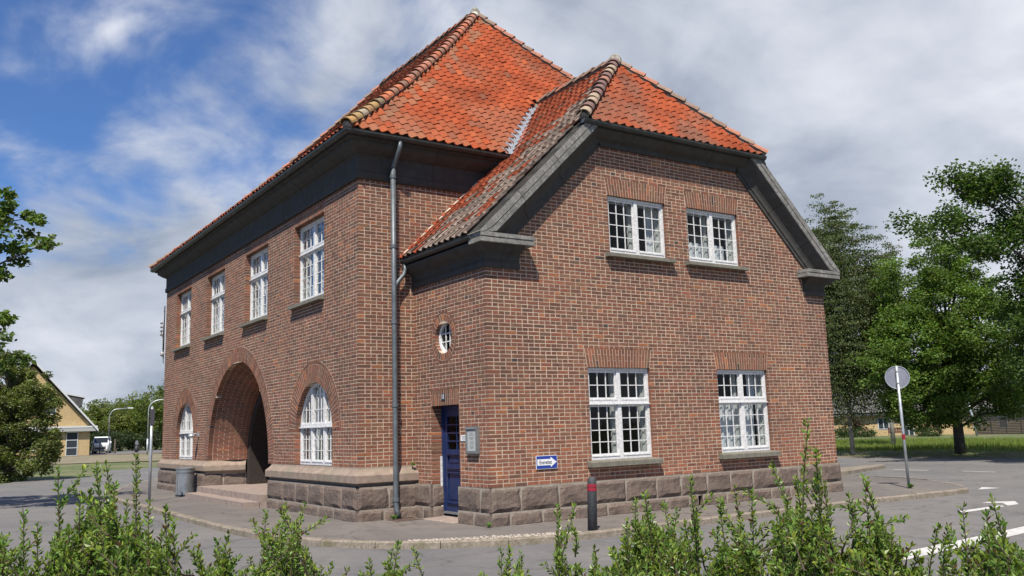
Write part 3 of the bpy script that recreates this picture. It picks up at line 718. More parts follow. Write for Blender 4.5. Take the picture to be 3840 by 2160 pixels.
# cap stones of the main block
CAPP = [(-.06, .60), (.03, .60), (.045, .655), (.115, .66), (.125, .672), (.125, .80), (.112, .815), (.06, .86), (.018, .905), (.006, ZCAP-.004), (-.06, ZCAP-.004)]
CAPJ = [(-.05, .6), (.10, .664), (.118, .672), (.118, .80), (.05, .86), (0.0, ZCAP-.01)]
capA = [(D1, 0), (0, 0), (0, PLE), (.95, PLE+.35)]; capB = [(.93, PRE-.22-.42), (0, PRE-.22), (0, L), (.6, L)]
for cp in (capA, capB):
    V, Fc = sweep(cp, CAPJ); mb = MB(); mb.mesh(V, Fc); cj = mb.build('cap_course', M_JOINT, B)
    stones('cap_stone', cp, CAPP, 1.05, M_CAP, cj, .012, .22, .62)
# steps and landing
mb = MB(); mb.box(-.28, 2.6, PLE+.02, PRE-.3, -.05, .275); sp = mb.build('entrance_step', M_STEP, B)
mb = MB(); mb.box(-.62, -.28, PLE+.0, PRE-.45, -.05, .13); mb.build('entrance_step', M_STEP, B)

# ---- cornices
CORN = [(-.05, ZCM-.005), (.03, ZCM-.005), (.05, ZCM+.012), (.05, 6.475), (.028, 6.49), (.028, 6.80), (.05, 6.825), (.085, 6.835), (.12, 6.86), (.19, 6.905), (.25, 6.955), (.265, 6.965), (.265, 7.02), (.33, 7.03), (.33, 7.1), (-.05, 7.1)]
cpath = [(3.45, 0), (0, 0), (0, L), (WM, L), (WM, 0), (8.2, 0)]
V, Fc = sweep(cpath, [(d-.008 if d > 0 else d, z) for d, z in CORN]); mb = MB(); mb.mesh(V, Fc); cor = mb.build('cornice', M_CORN, B)
stones('cornice_block', cpath[:3]+[(2, L)], CORN, 1.12, M_CORN, cor, .008, .3, .75)
ACOR = [(-.05, ZCA-.002), (.025, ZCA-.002), (.035, ZCA+.01), (.035, 4.37), (.012, 4.385), (.012, 4.41), (.03, 4.43), (.03, 4.5), (.06, 4.53), (.12, 4.565), (.2, 4.63), (.225, 4.655), (.225, 4.70), (-.05, 4.70)]
ap1 = [(D1+.69, -D2), (D1, -D2), (D1, .0)]; ap2 = [(D1+W, 0), (D1+W, -D2), (D1+W-.69, -D2)]
for ap in (ap1, ap2):
    V, Fc = sweep(ap, [(d-.008 if d > 0 else d, z) for d, z in ACOR]); mb = MB(); mb.mesh(V, Fc); acn = mb.build('eaves_cornice', M_CORN, B)
    stones('cornice_block', ap, ACOR, 1.0, M_CORN, acn, .008, .25, .38)
# kneeler slabs
def slab(s0, s1, d):
    mb = MB(); w = WG
    def bx(a, b, z0, z1, dd):
        V = [w.P(a, z0, dd), w.P(b, z0, dd), w.P(b, z0, -.1), w.P(a, z0, -.1), w.P(a, z1, dd), w.P(b, z1, dd), w.P(b, z1, -.1), w.P(a, z1, -.1)]; mb.hexa(V)
    bx(s0, s1, 4.655, 4.732, .29); bx(s0+.012, s1-.012, 4.733, 4.745, .27); bx(s0, s1, 4.746, 4.815, .30)
    return mb.build('kneeler_stone', M_CONC, B)
slab(-.26, .30, .3); slab(.308, .84, .3); slab(W-.84, W-.308, .3); slab(W-.30, W+.26, .3)
# rake cornice: section (perpendicular drop, outward), along each verge
RA = math.atan(RKS); RSEC = [(-.035, -.10), (-.035, .30), (.075, .30), (.078, .282), (.09, .282), (.093, .297), (.185, .29), (.19, .262), (.225, .24), (.30, .15), (.35, .09), (.40, .06), (.48, .05), (.485, .03), (.555, .03), (.56, -.02)]
for sg in (1, -1):
    def RP(s, wv, d, sg=sg):
        z = 4.80+RKS*(s+.25); ss = s+wv*math.sin(RA); zz = z-wv*math.cos(RA)
        return WG.P(ss if sg == 1 else W-ss, zz, d)
    sA, sB = -.27, 2.27
    def clipz(p): return (p[0], p[1], max(p[2], 4.80))
    cuts = [sA, .55, 1.35, sB]; 
    mb = MB(); pts = [[RP(s, a-(.004 if a > 0 else 0), b-.006) for a, b in RSEC] for s in (sA+.02, sB-.02)]
    m = len(RSEC); mb.mesh([clipz(p) for r_ in pts for p in r_], [(k, m+k, m+k+1, k+1) for k in range(m-1)]+[tuple(range(m)), tuple(range(m, 2*m))]); rk = mb.build('verge_cornice', M_CORN, B)
    for i in range(3):
        a_, b_ = cuts[i]+.004, cuts[i+1]-.004
        for nm, k0, k1, mt in (('coping_stone', 0, 7, M_CONC), ('cornice_block', 7, m-1, M_CORN)):
            sec = RSEC[k0:k1+1]+([(.56, -.07), (.19, -.07)] if k0 else []); mm = len(sec); N_ = 5; V = []
            for q in range(N_): s = a_+(b_-a_)*q/(N_-1); V += [clipz(RP(s, a, b)) for a, b in sec]
            Fc = [(q*mm+k, (q+1)*mm+k, (q+1)*mm+k+1, q*mm+k+1) for q in range(N_-1) for k in range(mm-1)]+[tuple(range(mm)), tuple(range((N_-1)*mm, N_*mm))]
            mb = MB(); mb.mesh(V, Fc); mb.build(nm, mt, rk, origin=tuple(np.mean(V, 0)))
    # pale fillet where the cove meets the brick
# half-hip cornice over the gable top
HZ = 7.13; HS0, HS1 = 2.04, W-2.04
hp = [(D1+HS1-.2, -D2), (D1+HS0+.2, -D2)]
HPROF = [(-.05, 6.80), (.03, 6.80), (.03, 6.90), (.06, 6.915), (.13, 6.95), (.2, 7.01), (.24, 7.05), (.24, 7.1), (-.05, 7.1)]
V, Fc = sweep([(D1+HS1, -D2), (D1+HS0, -D2)], [(d-.008 if d > 0 else d, z) for d, z in HPROF]); mb = MB(); mb.mesh(V, Fc); hc = mb.build('gable_cornice', M_CORN, B)
stones('cornice_block', [(D1+HS1, -D2), (D1+HS0, -D2)], HPROF, 1.1, M_CORN, hc, .008)

# ---- gutters
def gutter_prof(d, z, r):
    o = [(d+r*math.cos(a), z+r*math.sin(a)) for a in [-PI+PI*k/9 for k in range(10)]]
    i = [(d+(r-.006)*math.cos(a), z+(r-.006)*math.sin(a)) for a in [-PI*k/9 for k in range(10)]]
    return [(d-r, z+.02)]+o+[(d+r+.006, z+.012), (d+r-.004, z+.012)]+i
def gutter(path, d, z, r, n_br):
    V, Fc = sweep(path, gutter_prof(d, z, r)); mb = MB(); mb.mesh(V, Fc); g = mb.build('gutter', M_GUTTER, B, smooth=False)
    Lt = path_len(path)
    for k in range(n_br):
        s = Lt*(k+.5)/n_br; p = sub_path(path, max(0, s-.012), min(Lt, s+.012)); 
        if len(p) != 2: continue
        o = [(d+(r+.003)*math.cos(a), z+(r+.003)*math.sin(a)) for a in [-PI*.75+PI*.75*q/8 for q in range(9)]]+[(d+r+.01, z+.016)]
        V, Fc = sweep(p, o, cap=False); m2 = MB(); m2.mesh(V, Fc); m2.build('gutter_bracket', M_GUTTER, g)
    return g
gutter([(3.22, 0), (0, 0), (0, L), (WM, L), (WM, 0), (8.2, 0)], .385, 7.135, .075, 44)
gutter([(D1, -D2+.02), (D1, -.03)], .235, 4.79, .062, 4)
gutter([(D1+W, -.03), (D1+W, -D2+.02)], .235, 4.79, .062, 4)
gutter([(D1+HS1+.03, -D2), (D1+HS0-.03, -D2)], .30, HZ+.015, .07, 8)
for (x, y, z, r) in ((D1-.235, -D2+.018, 4.79, .062),):
    mb = MB(); mb.face([(x+r*math.cos(a), y, z+r*math.sin(a)) for a in [-PI+PI*k/10 for k in range(11)]]); mb.build('gutter_end', M_ZINC, B)
for sx in (D1+HS0-.034, D1+HS1+.034):
    mb = MB(); mb.face([(sx, -D2-.30+.07*math.cos(a), HZ+.015+.07*math.sin(a)) for a in [-PI+PI*k/10 for k in range(11)]]); mb.build('gutter_end', M_ZINC, B)
# outlet stub on the right end of the half-hip gutter
mb = MB(); mb.tube([(D1+HS1-.02, -D2-.30, HZ-.05), (D1+HS1+.05, -D2-.28, HZ-.13), (D1+HS1+.12, -D2-.22, HZ-.22)], .035, 10); mb.build('outlet', M_GUTTER, B, smooth=True)
# downpipe with collars
DX, DY = .66, -.135
mb = MB(); mb.tube([(DX, DY, z) for z in (6.60, 4.0, 2.0, .30)]+[(DX+.005, DY-.005, .16), (DX+.03, DY-.05, .05)], .05, 16); dp = mb.build('downpipe', M_ZINC, B, smooth=True)
mb = MB(); mb.tube([(.69, -.385, 7.075), (.69, -.385, 6.95), (.685, -.33, 6.86), (.665, -.185, 6.68), (DX, DY, 6.6), (DX, DY, 6.52)], .045, 14); mb.build('swan_neck', M_ZINC, dp, smooth=True)
for z in (6.42, 5.05, 3.60, 2.05, .34):
    mb = MB(); mb.lathe([(.05, z-.035), (.062, z-.03), (.062, z+.03), (.05, z+.035)], (DX, DY), 16); mb.build('collar', M_ZINC, dp, smooth=False)
    mb = MB(); mb.box(DX-.008, DX+.008, DY+.04, .0, z-.012, z+.012); mb.build('clip', M_ZINC, dp)
mb = MB(); mb.tube([(D1-.235, -.12, 4.74), (D1-.24, -.13, 4.62), (D1-.27, -.135, 4.52), (DX+.07, DY, 4.36), (DX+.01, DY, 4.22)], .04, 12); mb.build('branch_pipe', M_ZINC, dp, smooth=True)

# ================================================================== ROOF
EZ, RH, SAG = 7.165, 12.996-7.165, .16
EO = .425                                            # tile edge beyond the wall
AX, AY = WM/2, 4.66
RUNX, RUNY = AX+EO, AY+EO
def prof(t): return EZ+RH*(t+SAG*(t*t-t))
def prof_inv(z):
    q = (z-EZ)/RH; return ((SAG-1)+math.sqrt((1-SAG)**2+4*SAG*q))/(2*SAG)
AZE, ASL = 4.845, .962; AXE = D1-.275                 # wing eave
ARZ = AZE+ASL*(AX-AXE)                               # wing ridge
def wing_z(x): return AZE+ASL*((x if x < AX else 2*AX-x)-AXE)
HY0 = -D2-.325; HAY = -1.09; HZ0 = HZ+.03; HSL = (ARZ-HZ0)/(HAY-HY0); HX0 = D1+2.02
def S_front(a, r): return (a, -EO+r, prof(r/RUNY))
def B_front(r):
    k = r/RUNY*RUNX; l, rr = -EO+k, WM+EO-k; z = prof(r/RUNY)
    if z < ARZ-.02:
        xv = AXE+(z-AZE)/ASL; return [(l, xv-.25), (WM-xv+.25, rr)]
    return [(l, rr)]
def S_left(a, r): return (-EO+r, -a, prof(r/RUNX))
def B_left(r): k = r/RUNX*RUNY; return [(-(L+EO-k), EO-k)]
def S_right(a, r): return (WM+EO-r, a, prof(r/RUNX))
def B_right(r): k = r/RUNX*RUNY; return [(-EO+k, L+EO-k)]
def S_back(a, r): return (-a, L+EO-r, prof(r/RUNY))
def B_back(r): k = r/RUNY*RUNX; return [(-(WM+EO-k), EO-k)]
def wing_ymax(z):
    if z < 6.5: return -.012
    if z < EZ: return -.012
    return -EO+RUNY*prof_inv(z)-.13
def wing_ymin(x):
    z = wing_z(x)
    if z < HZ0+.02: return -D2+.075
    xx = x if x < AX else 2*AX-x; return HY0+(xx-HX0)/(AX-HX0)*(HAY-HY0)
def S_wl(a, r): x = AXE+r; return (x, -a, AZE+ASL*r)
def B_wl(r): x = AXE+r; return [(-wing_ymax(AZE+ASL*r), -wing_ymin(x))]
def S_wr(a, r): x = 2*AX-AXE-r; return (x, a, AZE+ASL*r)
def B_wr(r): x = AXE+r; return [(wing_ymin(x), wing_ymax(AZE+ASL*r))]
def S_hh(a, r): return (a, HY0+r, HZ0+HSL*r)
def B_hh(r): k = r/(HAY-HY0)*(AX-HX0); return [(HX0+k, 2*AX-HX0-k)]

TILES = []
PROFH = [-.026*math.cos(2*PI*(j/6-.38))+(.004 if j == 6 else 0) for j in range(7)]
def tile_face(S, Bf, run, colf, gauge=.268, cover=.203, a_off=0.0):
    r = 0.0; row = 0
    while r < run-.05:
        p0 = np.array(S(0, r)); p1 = np.array(S(0, min(run, r+.1))); sl = np.linalg.norm(p1-p0)/max(1e-6, min(run, r+.1)-r)
        dr = gauge/sl; r1 = min(run, r+dr+.06/sl); r0 = max(-.02, r-.01)
        for (am, ax) in Bf(min(run, r+dr*.5)):
            if ax-am < .05: continue
            k0 = math.floor((am-a_off)/cover); k1 = math.ceil((ax-a_off)/cover)
            for k in range(k0, k1):
                a0 = a_off+k*cover; a1 = a0+cover+.022
                if a1 < am+.05 or a0 > ax-.05: continue
                ac = (a0+a1)/2; q0 = np.array(S(ac, r0)); qa = np.array(S(ac+.1, r0))-q0; qr = np.array(S(ac, r1))-q0
                n = np.cross(qa, qr); n = n/np.linalg.norm(n)
                yaw = random.uniform(-.007, .007); lift = .026+random.uniform(-.004, .006); rj = random.uniform(-.012, .012)
                if random.random() < .02: lift += .012; yaw *= 2.5
                lb = Bf(max(0, r0)); ub = Bf(min(run, r1))
                V = []
                for (rr, lf, bb) in ((r0+rj, lift, lb), (r1, 0.0, ub)):
                    for j in range(7):
                        a = a0+(a1-a0)*j/6+(yaw if rr == r1 else 0); a = min(max(a, am-.02), ax+.02)
                        V.append(np.array(S(a, max(rr, -.03)))+n*(PROFH[j]+lf+.02))
                V += [V[j]-n*.022-(qr/np.linalg.norm(qr))*(-.002) for j in range(7)]
                cl = colf(ac, r+dr*.5, S(ac, r+dr*.5)); TILES.append((np.array(V), (cl[0]*.86, cl[1]*.86, cl[2]*.86, 1)))
        r += dr; row += 1
TF = [(j, j+1, 8+j, 7+j) for j in range(6)]+[(14+j, 15+j, j+1, j) for j in range(6)]
from mathutils import noise as MN
def col_main(a, r, p):
    k = MN.noise(Vector((p[0]*.5, p[1]*.7, p[2]*.35)))+.5*MN.noise(Vector((p[0]*1.4, p[1]*1.4, 4.2))); u = random.random()
    c = np.array([.33, .066, .023])*random.uniform(.85, 1.08)
    t = 1/(1+math.exp(-9*(k-.28))); c = c*(1-.55*t)+np.array([.22, .10, .06])*.55*t
    if u < .03+.10*t: c = np.array([.25, .085, .048])*random.uniform(.85, 1.1)
    elif u > .94: c = np.array([.37, .088, .032])
    ed = max(0, 1-r/.8)*.5*random.random(); c = c*(1-ed)+np.array([.24, .135, .075])*ed
    dh = abs(p[0]+EO-r/RUNY*RUNX)
    if dh < .5 and random.random() < .5: c = c*.6+np.array([.22, .17, .11])*.4
    return (*(c*(1+.10*k)), 1)
def col_left(a, r, p):
    c = np.array([.25, .062, .032])*random.uniform(.75, 1.15)
    if random.random() < .25: c = np.array([.17, .07, .045])*random.uniform(.8, 1.1)
    return (*c, 1)
def col_wing(a, r, p):
    # grey lichen in the band along the verge and low on the slope
    k = MN.noise(Vector((p[1]*.9, p[2]*.9, 3.1)))+.6*MN.noise(Vector((p[1]*2.3, p[2]*2.3, 7.7)))
    y = p[1]; m = (-.55-y)/1.7+(6.6-p[2])*.20+k*.65+.18; u = random.random()
    g = np.array([.26, .20, .165])*random.uniform(.65, 1.15); o = np.array([.29, .066, .03])*random.uniform(.75, 1.15)
    t = 1/(1+math.exp(-5*(m-.45))); c = g if u < t*.86 else o
    if u < .05: c = np.array([.13, .08, .06])
    return (*c, 1)
def col_hh(a, r, p):
    c = np.array([.31, .064, .023])*random.uniform(.86, 1.1); k = MN.noise(Vector((p[0]*1.3, r*1.6, 1.1)))+random.uniform(-.3, .3)
    k = MN.noise(Vector((p[0]*.9, r*1.1, 1.1)))*1.3+random.uniform(-.12, .12)-r*.12; t = 1/(1+math.exp(-8*(k-.12))); c = c*(1-.75*t)+np.array([.19, .10, .07])*.75*t*random.uniform(.85, 1.1)
    return (*c, 1)
ROOF = MB()
def backing(S, Bf, run, n=14):
    for i in range(n):
        r0, r1 = run*i/n, run*(i+1)/n; A0, A1 = Bf(r0+1e-4), Bf(r1-1e-4)
        for (l, u) in pair([(a, b) for a, b in A0], [(a, b) for a, b in A1]):
            P_ = [np.array(S(l[0]-.03, r0)), np.array(S(l[1]+.03, r0)), np.array(S(u[1]+.03, r1)), np.array(S(u[0]-.03, r1))]; ROOF.face([p-np.array([0, 0, .03]) for p in P_])
for S, Bf, run in ((S_front, B_front, RUNY), (S_left, B_left, RUNX), (S_right, B_right, RUNX), (S_back, B_back, RUNY), (S_wl, B_wl, AX-AXE), (S_wr, B_wr, AX-AXE), (S_hh, B_hh, HAY-HY0)): backing(S, Bf, run)
RF = ROOF.build('roof', M_BED, B)
tile_face(S_front, B_front, RUNY, col_main); tile_face(S_left, B_left, RUNX, col_left); tile_face(S_wl, B_wl, AX-AXE, col_wing); tile_face(S_hh, B_hh, HAY-HY0, col_hh, a_off=.05)
tile_face(S_wr, B_wr, AX-AXE, col_wing); tile_face(S_right, B_right, RUNX, col_left)
def tscore(V):
    return apparent(np.array([V[0], V[6], V[13], V[7]]))
sc = np.array([tscore(t[0]) for t in TILES]); od = np.argsort(-sc); pk = set(od[:300].tolist()); big = MB()
for i, (V, c) in enumerate(TILES):
    if i not in pk: big.mesh(V, TF, c)
tag(big.build('roof_tiling', M_TILE, RF, colors=True), kind='stuff')
for i in sorted(pk):
    V, c = TILES[i]; mb = MB(); mb.mesh(V, TF, c); mb.build('roof_tile', M_TILE, RF, origin=tuple(V.mean(0)), colors=True)

def ridge(pts, up_at, colf, r0=.105, step=.33, both=True, bed=.085):
    """half-round tiles laid from the low end up"""
    P = resample3(pts, step); mb = MB(); mb.tube([p+Vector((0, 0, -.03)) for p in P], bed, 8); mb.build('ridge_bedding', M_BED, RF)
    for i in range(len(P)-1):
        a = P[i]; b = P[i+1]; t = (b-a).normalized(); up = Vector(up_at); up = (up-t*up.dot(t)).normalized(); sd = t.cross(up)
        lift = random.uniform(-.008, .01); sdj = random.uniform(-.012, .012); n = 9; V = []
        secs = ((a-t*.03, r0*1.12, .028+lift), (a+(b-a)*.45, r0*1.04, .012+lift*.5), (b+t*.05, r0*.90, 0.0))
        for (p, r, l) in secs:
            for k in range(n): th = PI*k/(n-1); V.append(p+sd*(math.cos(th)*r+sdj)+up*(math.sin(th)*r*.92+l-.02))
        for k in range(n): th = PI*k/(n-1); V.append(secs[0][0]+sd*(math.cos(th)*(r0*1.12-.02)+sdj)+up*(math.sin(th)*(r0*1.12-.02)*.92+.028+lift-.02))
        Fc = [(s*n+k, s*n+k+1, (s+1)*n+k+1, (s+1)*n+k) for s in (0, 1) for k in range(n-1)]+[(k, 3*n+k, 3*n+k+1, k+1) for k in range(n-1)]
        mb = MB(); mb.mesh(V, Fc, colf(i, len(P)-1)); mb.build('ridge_tile', M_RIDGE, RF, origin=tuple((a+b)/2), colors=True)
def resample3(pts, step):
    P = [Vector(p) for p in pts]; Ls = [0]
    for i in range(1, len(P)): Ls.append(Ls[-1]+(P[i]-P[i-1]).length)
    n = max(1, round(Ls[-1]/step)); out = []
    for k in range(n+1):
        s = Ls[-1]*k/n; i = next((j for j in range(1, len(Ls)) if Ls[j] >= s-1e-6), len(P)-1); out.append(P[i-1].lerp(P[i], (s-Ls[i-1])/max(1e-9, Ls[i]-Ls[i-1])))
    return out
def rc_main(i, n):
    u = random.random(); c = np.array([.33, .135, .085]) if u < .5 else np.array([.24, .13, .085]) if u < .8 else np.array([.40, .13, .06])
    if i < 6: c = [np.array([.34, .20, .07]), np.array([.31, .21, .09]), np.array([.29, .24, .17]), np.array([.31, .18, .08]), np.array([.31, .2, .08]), np.array([.22, .16, .10])][i]
    if i == n-1: c = np.array([.45, .43, .37])
    return (*(c*random.uniform(.85, 1.1)), 1)
def rc_wing(i, n):
    u = random.random(); c = np.array([.36, .27, .19]) if u < .55 else np.array([.17, .10, .085]) if u < .8 else np.array([.30, .15, .10]); return (*(c*random.uniform(.85, 1.1)), 1)
def rc_dull(i, n): c = np.array([.24, .16, .12]) if random.random() < .6 else np.array([.33, .14, .09]); return (*(c*random.uniform(.8, 1.1)), 1)
T_ = [i/16 for i in range(17)]
hipL = [(-EO+RUNX*t, -EO+RUNY*t, prof(t)+.05) for t in T_]; hipR = [(WM+EO-RUNX*t, -EO+RUNY*t, prof(t)+.05) for t in T_]; hipF = [(-EO+RUNX*t, L+EO-RUNY*t, prof(t)+.05) for t in T_]
ridge(hipL, (-.35, -.35, 1), rc_main, .115, .30); ridge([p for p in hipR if p[2] > 8.6], (.35, -.35, 1), rc_dull, .115, .32); ridge(hipF, (-.35, .35, 1), rc_dull, .115, .33)
ridge([(AX, AY, prof(1)+.05), (AX, L-AY, prof(1)+.05)], (0, 0, 1), rc_dull, .12, .34)
hT = [i/6 for i in range(7)]
ridge([(HX0+(AX-HX0)*t, HY0+(HAY-HY0)*t, HZ0+(ARZ-HZ0)*t+.05) for t in hT], (-.4, -.3, 1), rc_wing, .125, .30); ridge([(2*AX-HX0-(AX-HX0)*t, HY0+(HAY-HY0)*t, HZ0+(ARZ-HZ0)*t+.05) for t in hT], (.4, -.3, 1), rc_dull, .115, .34)
ridge([(AX, HAY+.02, ARZ+.05), (AX, -EO+RUNY*prof_inv(ARZ)-.05, ARZ+.05)], (0, 0, 1), rc_dull, .12, .34)
mb = MB(); mb.lathe([(.0, prof(1)+.24), (.07, prof(1)+.22), (.13, prof(1)+.13), (.15, prof(1)+.0)], (AX, AY), 12); mb.build('ridge_cap', speck('apex_mortar', (.12, .11, .09), (.3, .28, .24), 12, .9, .5), RF, smooth=True)
mb = MB(); mb.lathe([(.0, ARZ+.22), (.09, ARZ+.19), (.15, ARZ+.1), (.17, ARZ-.02)], (AX, HAY), 12); mb.build('ridge_cap', MATS['apex_mortar'], RF, smooth=True)
# valley flashing in overlapping lead sheets
zz = np.linspace(EZ+.0, 9.1, 9)
for i in range(8):
    z0, z1 = zz[i]-.03, zz[i+1]+.03
    def vp(z, off, up): x = AXE+(z-AZE)/ASL; y = -EO+RUNY*prof_inv(max(z, EZ)); return (x+off, y+(-.0 if off < 0 else 0), z+up)
    wd = .30-.016*i; mb = MB()
    def onmain(z, dx): x, y, _ = vp(z, dx, 0); return (x, y, z+.06)
    def onwing(z, dx): x, y, _ = vp(z, 0, 0); return (x+dx*.35, y-dx*1.4, z+ASL*dx*.35+.05)
    mb.face([onmain(z0, -wd), vp(z0, 0, .05), vp(z1, 0, .044), onmain(z1, -wd)]); mb.face([vp(z0, 0, .05), onwing(z0, wd*.45), onwing(z1, wd*.45), vp(z1, 0, .044)])
    mb.build('flashing', M_LEAD, RF)
# mortar fillet where the wing roof meets the main wall
mb = MB(); a = Vector((AXE+.02, -.004, AZE+.06)); b = Vector((2.62, -.004, AZE+ASL*(2.62-AXE)+.04)); N_ = 14
for i in range(N_):
    p = a.lerp(b, i/N_); q = a.lerp(b, (i+1)/N_); h0 = .02+.02*math.sin(i*1.7)*.4+.04*(i/N_)**2; h1 = .02+.02*math.sin((i+1)*1.7)*.4+.04*((i+1)/N_)**2
    mb.face([p+Vector((.0, -.07, -.02)), q+Vector((0, -.07, -.02)), q+Vector((-.0, 0, h1)), p+Vector((0, 0, h0))])
mb.build('fillet', speck('lime_fillet', (.32, .27, .21), (.5, .43, .34), 14, .95, .4), RF)

# ================================================================== WINDOWS
def wbox(mb, w, s0, s1, z0, z1, d0, d1):
    """box in a wall's own axes; d counts inwards from the face"""
    mb.hexa([w.P(s0, z0, -d0), w.P(s1, z0, -d0), w.P(s1, z0, -d1), w.P(s0, z0, -d1), w.P(s0, z1, -d0), w.P(s1, z1, -d0), w.P(s1, z1, -d1), w.P(s0, z1, -d1)])
SPARE = MB()
def pane(w, q, d, win, solo=True):
    tl = random.uniform(-.004, .004); t2 = random.uniform(-.003, .003)
    cs = np.mean([p[0] for p in q]); cz = np.mean([p[1] for p in q])
    pts = [w.P(s, z, -d+tl*(s-cs)+t2*(z-cz)) for s, z in q]
    if not solo: SPARE.face(pts); return
    mb = MB(); mb.face(pts); o = mb.build('pane', M_GLASS, win, origin=tuple(np.mean(pts, 0)))
def room_extras(w, s0, s1, z0, z1, dep, win, curtain):
    mb = MB(); d = dep+.16                      # inner lining and inner sash frame
    for (a, b, c, e) in ((s0, s0+.05, z0, z1), (s1-.05, s1, z0, z1), ((s0+s1)/2-.035, (s0+s1)/2+.035, z0, z1), (s0, s1, z1-.07, z1), (s0, s1, z0, z0+.05)): wbox(mb, w, a, b, c, e, d, d+.05)
    for (a, b) in ((s0-.01, s0+.005), (s1-.005, s1+.01)): wbox(mb, w, a, b, z0, z1, dep+.07, dep+.3)
    wbox(mb, w, s0-.02, s1+.02, z0-.03, z0, dep+.07, dep+.32); wbox(mb, w, s0-.02, s1+.02, z1, z1+.03, dep+.07, dep+.32)
    mb.build('inner_frame', M_WHITE, win)
    if curtain:
        for (a, b, c, e) in curtain:
            mb = MB(); n = 26; V = []
            for i in range(n+1):
                s = a+(b-a)*i/n; dd = d+.10+.022*math.sin(i*1.75)+.008*math.sin(i*4.1)
                V += [w.P(s, c, -dd), w.P(s, e, -dd)]
            mb.mesh(V, [(2*i, 2*i+2, 2*i+3, 2*i+1) for i in range(n)]); mb.build('curtain', M_CURT, win, smooth=True)
def sash_window(w, s0, s1, z0, z1, dep, rows, transom=None, solo=True, curtain=None, ncol=3, label=None):
    fr = MB(); t = .045
    for (a, b, c, e) in ((s0, s0+t, z0, z1), (s1-t, s1, z0, z1)): wbox(fr, w, a, b, c, e, dep-.02, dep+.07)
    wbox(fr, w, s0+t, s1-t, z1-.05, z1, dep-.02, dep+.07); wbox(fr, w, s0+t, s1-t, z0, z0+.055, dep-.03, dep+.07)
    mid = (s0+s1)/2; wbox(fr, w, mid-.04, mid+.04, z0+.055, z1-.05, dep-.028, dep+.05)
    bands = [(z0+.055, z1-.05, rows[0])]
    if transom:
        wbox(fr, w, s0+t, s1-t, transom-.035, transom+.03, dep-.035, dep+.06); wbox(fr, w, s0+.01, s1-.01, transom-.048, transom-.03, dep-.06, dep)
        bands = [(z0+.055, transom-.048, rows[0]), (transom+.03, z1-.05, rows[1])]
    win = fr.build('window', M_WHITE, B)
    if label: win['label'] = label
    bars = MB(); PN = []
    for (c, e, nr) in bands:
        for (a, b) in ((s0+t, mid-.04), (mid+.04, s1-t)):
            sf = .032
            for (p, q, r_, u) in ((a+.004, a+sf, c+.003, e-.003), (b-sf, b-.004, c+.003, e-.003)): wbox(bars, w, p, q, r_, u, dep-.002, dep+.03)
            wbox(bars, w, a+sf, b-sf, e-sf*1.2, e-.003, dep-.002, dep+.03); wbox(bars, w, a+sf, b-sf, c+.003, c+.05, dep-.008, dep+.035); wbox(bars, w, a+.01, b-.01, c+.0, c+.022, dep-.04, dep)
            ia, ib, ic, ie = a+sf, b-sf, c+.05, e-sf*1.2; g = .0088
            for k in range(1, ncol): x = ia+(ib-ia)*k/ncol; wbox(bars, w, x-g, x+g, ic, ie, dep+.008, dep+.024)
            for k in range(1, nr): z = ic+(ie-ic)*k/nr; wbox(bars, w, ia, ib, z-g+.001, z+g-.001, dep+.0095, dep+.0225)
            for i in range(ncol):
                for k in range(nr):
                    p0 = ia+(ib-ia)*i/ncol; p1 = ia+(ib-ia)*(i+1)/ncol; r0 = ic+(ie-ic)*k/nr; r1 = ic+(ie-ic)*(k+1)/nr
                    PN.append([(p0, r0), (p1, r0), (p1, r1), (p0, r1)])
    bars.build('sash', M_WHITE, win)
    for q in PN: pane(w, q, dep+.02, win, solo)
    room_extras(w, s0, s1, z0, z1, dep, win, curtain)
    return win
def sill(w, s0, s1, zt, h=.075, proj=.13, dep=.09, win=None):
    mb = MB(); a, b = s0, s1
    V = [w.P(a, zt-h-.02, proj), w.P(b, zt-h-.02, proj), w.P(b, zt-h-.02, -dep), w.P(a, zt-h-.02, -dep), w.P(a, zt-.025, proj), w.P(b, zt-.025, proj), w.P(b, zt+.012, -dep), w.P(a, zt+.012, -dep)]
    mb.hexa(V); mb.build('window_sill', M_SILL, win if win else B)
for i, (a, b) in enumerate(AW):
    cur = [(b-.34, b-.08, AZ0, AZ1)] if i != 1 else [(a+.08, a+.3, AZ0, AZ1), (b-.34, b-.08, AZ0, AZ1)]
    wn = sash_window(WA, a+.004, b-.004, AZ0+.03, AZ1-.006, .15, (4, 2), transom=AZ0+(AZ1-AZ0)*.655, solo=i < 3, curtain=cur); sill(WA, a-.02, b+.10, AZ0+.015, .075, .12, .14, wn)
lw = [None, [(5.5, 6.8, GL0+.05, 2.0), (5.46, 5.66, 2.0, GL1), (6.62, 6.84, 2.0, GL1)]]
for i, (a, b) in enumerate(GWL):
    wn = sash_window(WG, a+.004, b-.004, GL0+.03, GL1-.004, .075, (4, 2), transom=1.985, curtain=lw[i]); sill(WG, a-.10, b+.10, GL0+.02, .085, .13, .07, wn)
for i, (a, b) in enumerate(GWU):
    cur = [(a+.08, b-.08, GU0+.05, GU0+.5)] if i == 1 else [(a+.06, a+.24, GU0+.05, GU1-.05), (b-.26, b-.06, GU0+.05, GU1-.05)]
    wn = sash_window(WG, a+.004, b-.004, GU0+.03, GU1-.004, .075, (4,), curtain=cur); sill(WG, a-.12, b+.12, GU0+.02, .07, .13, .07, wn)

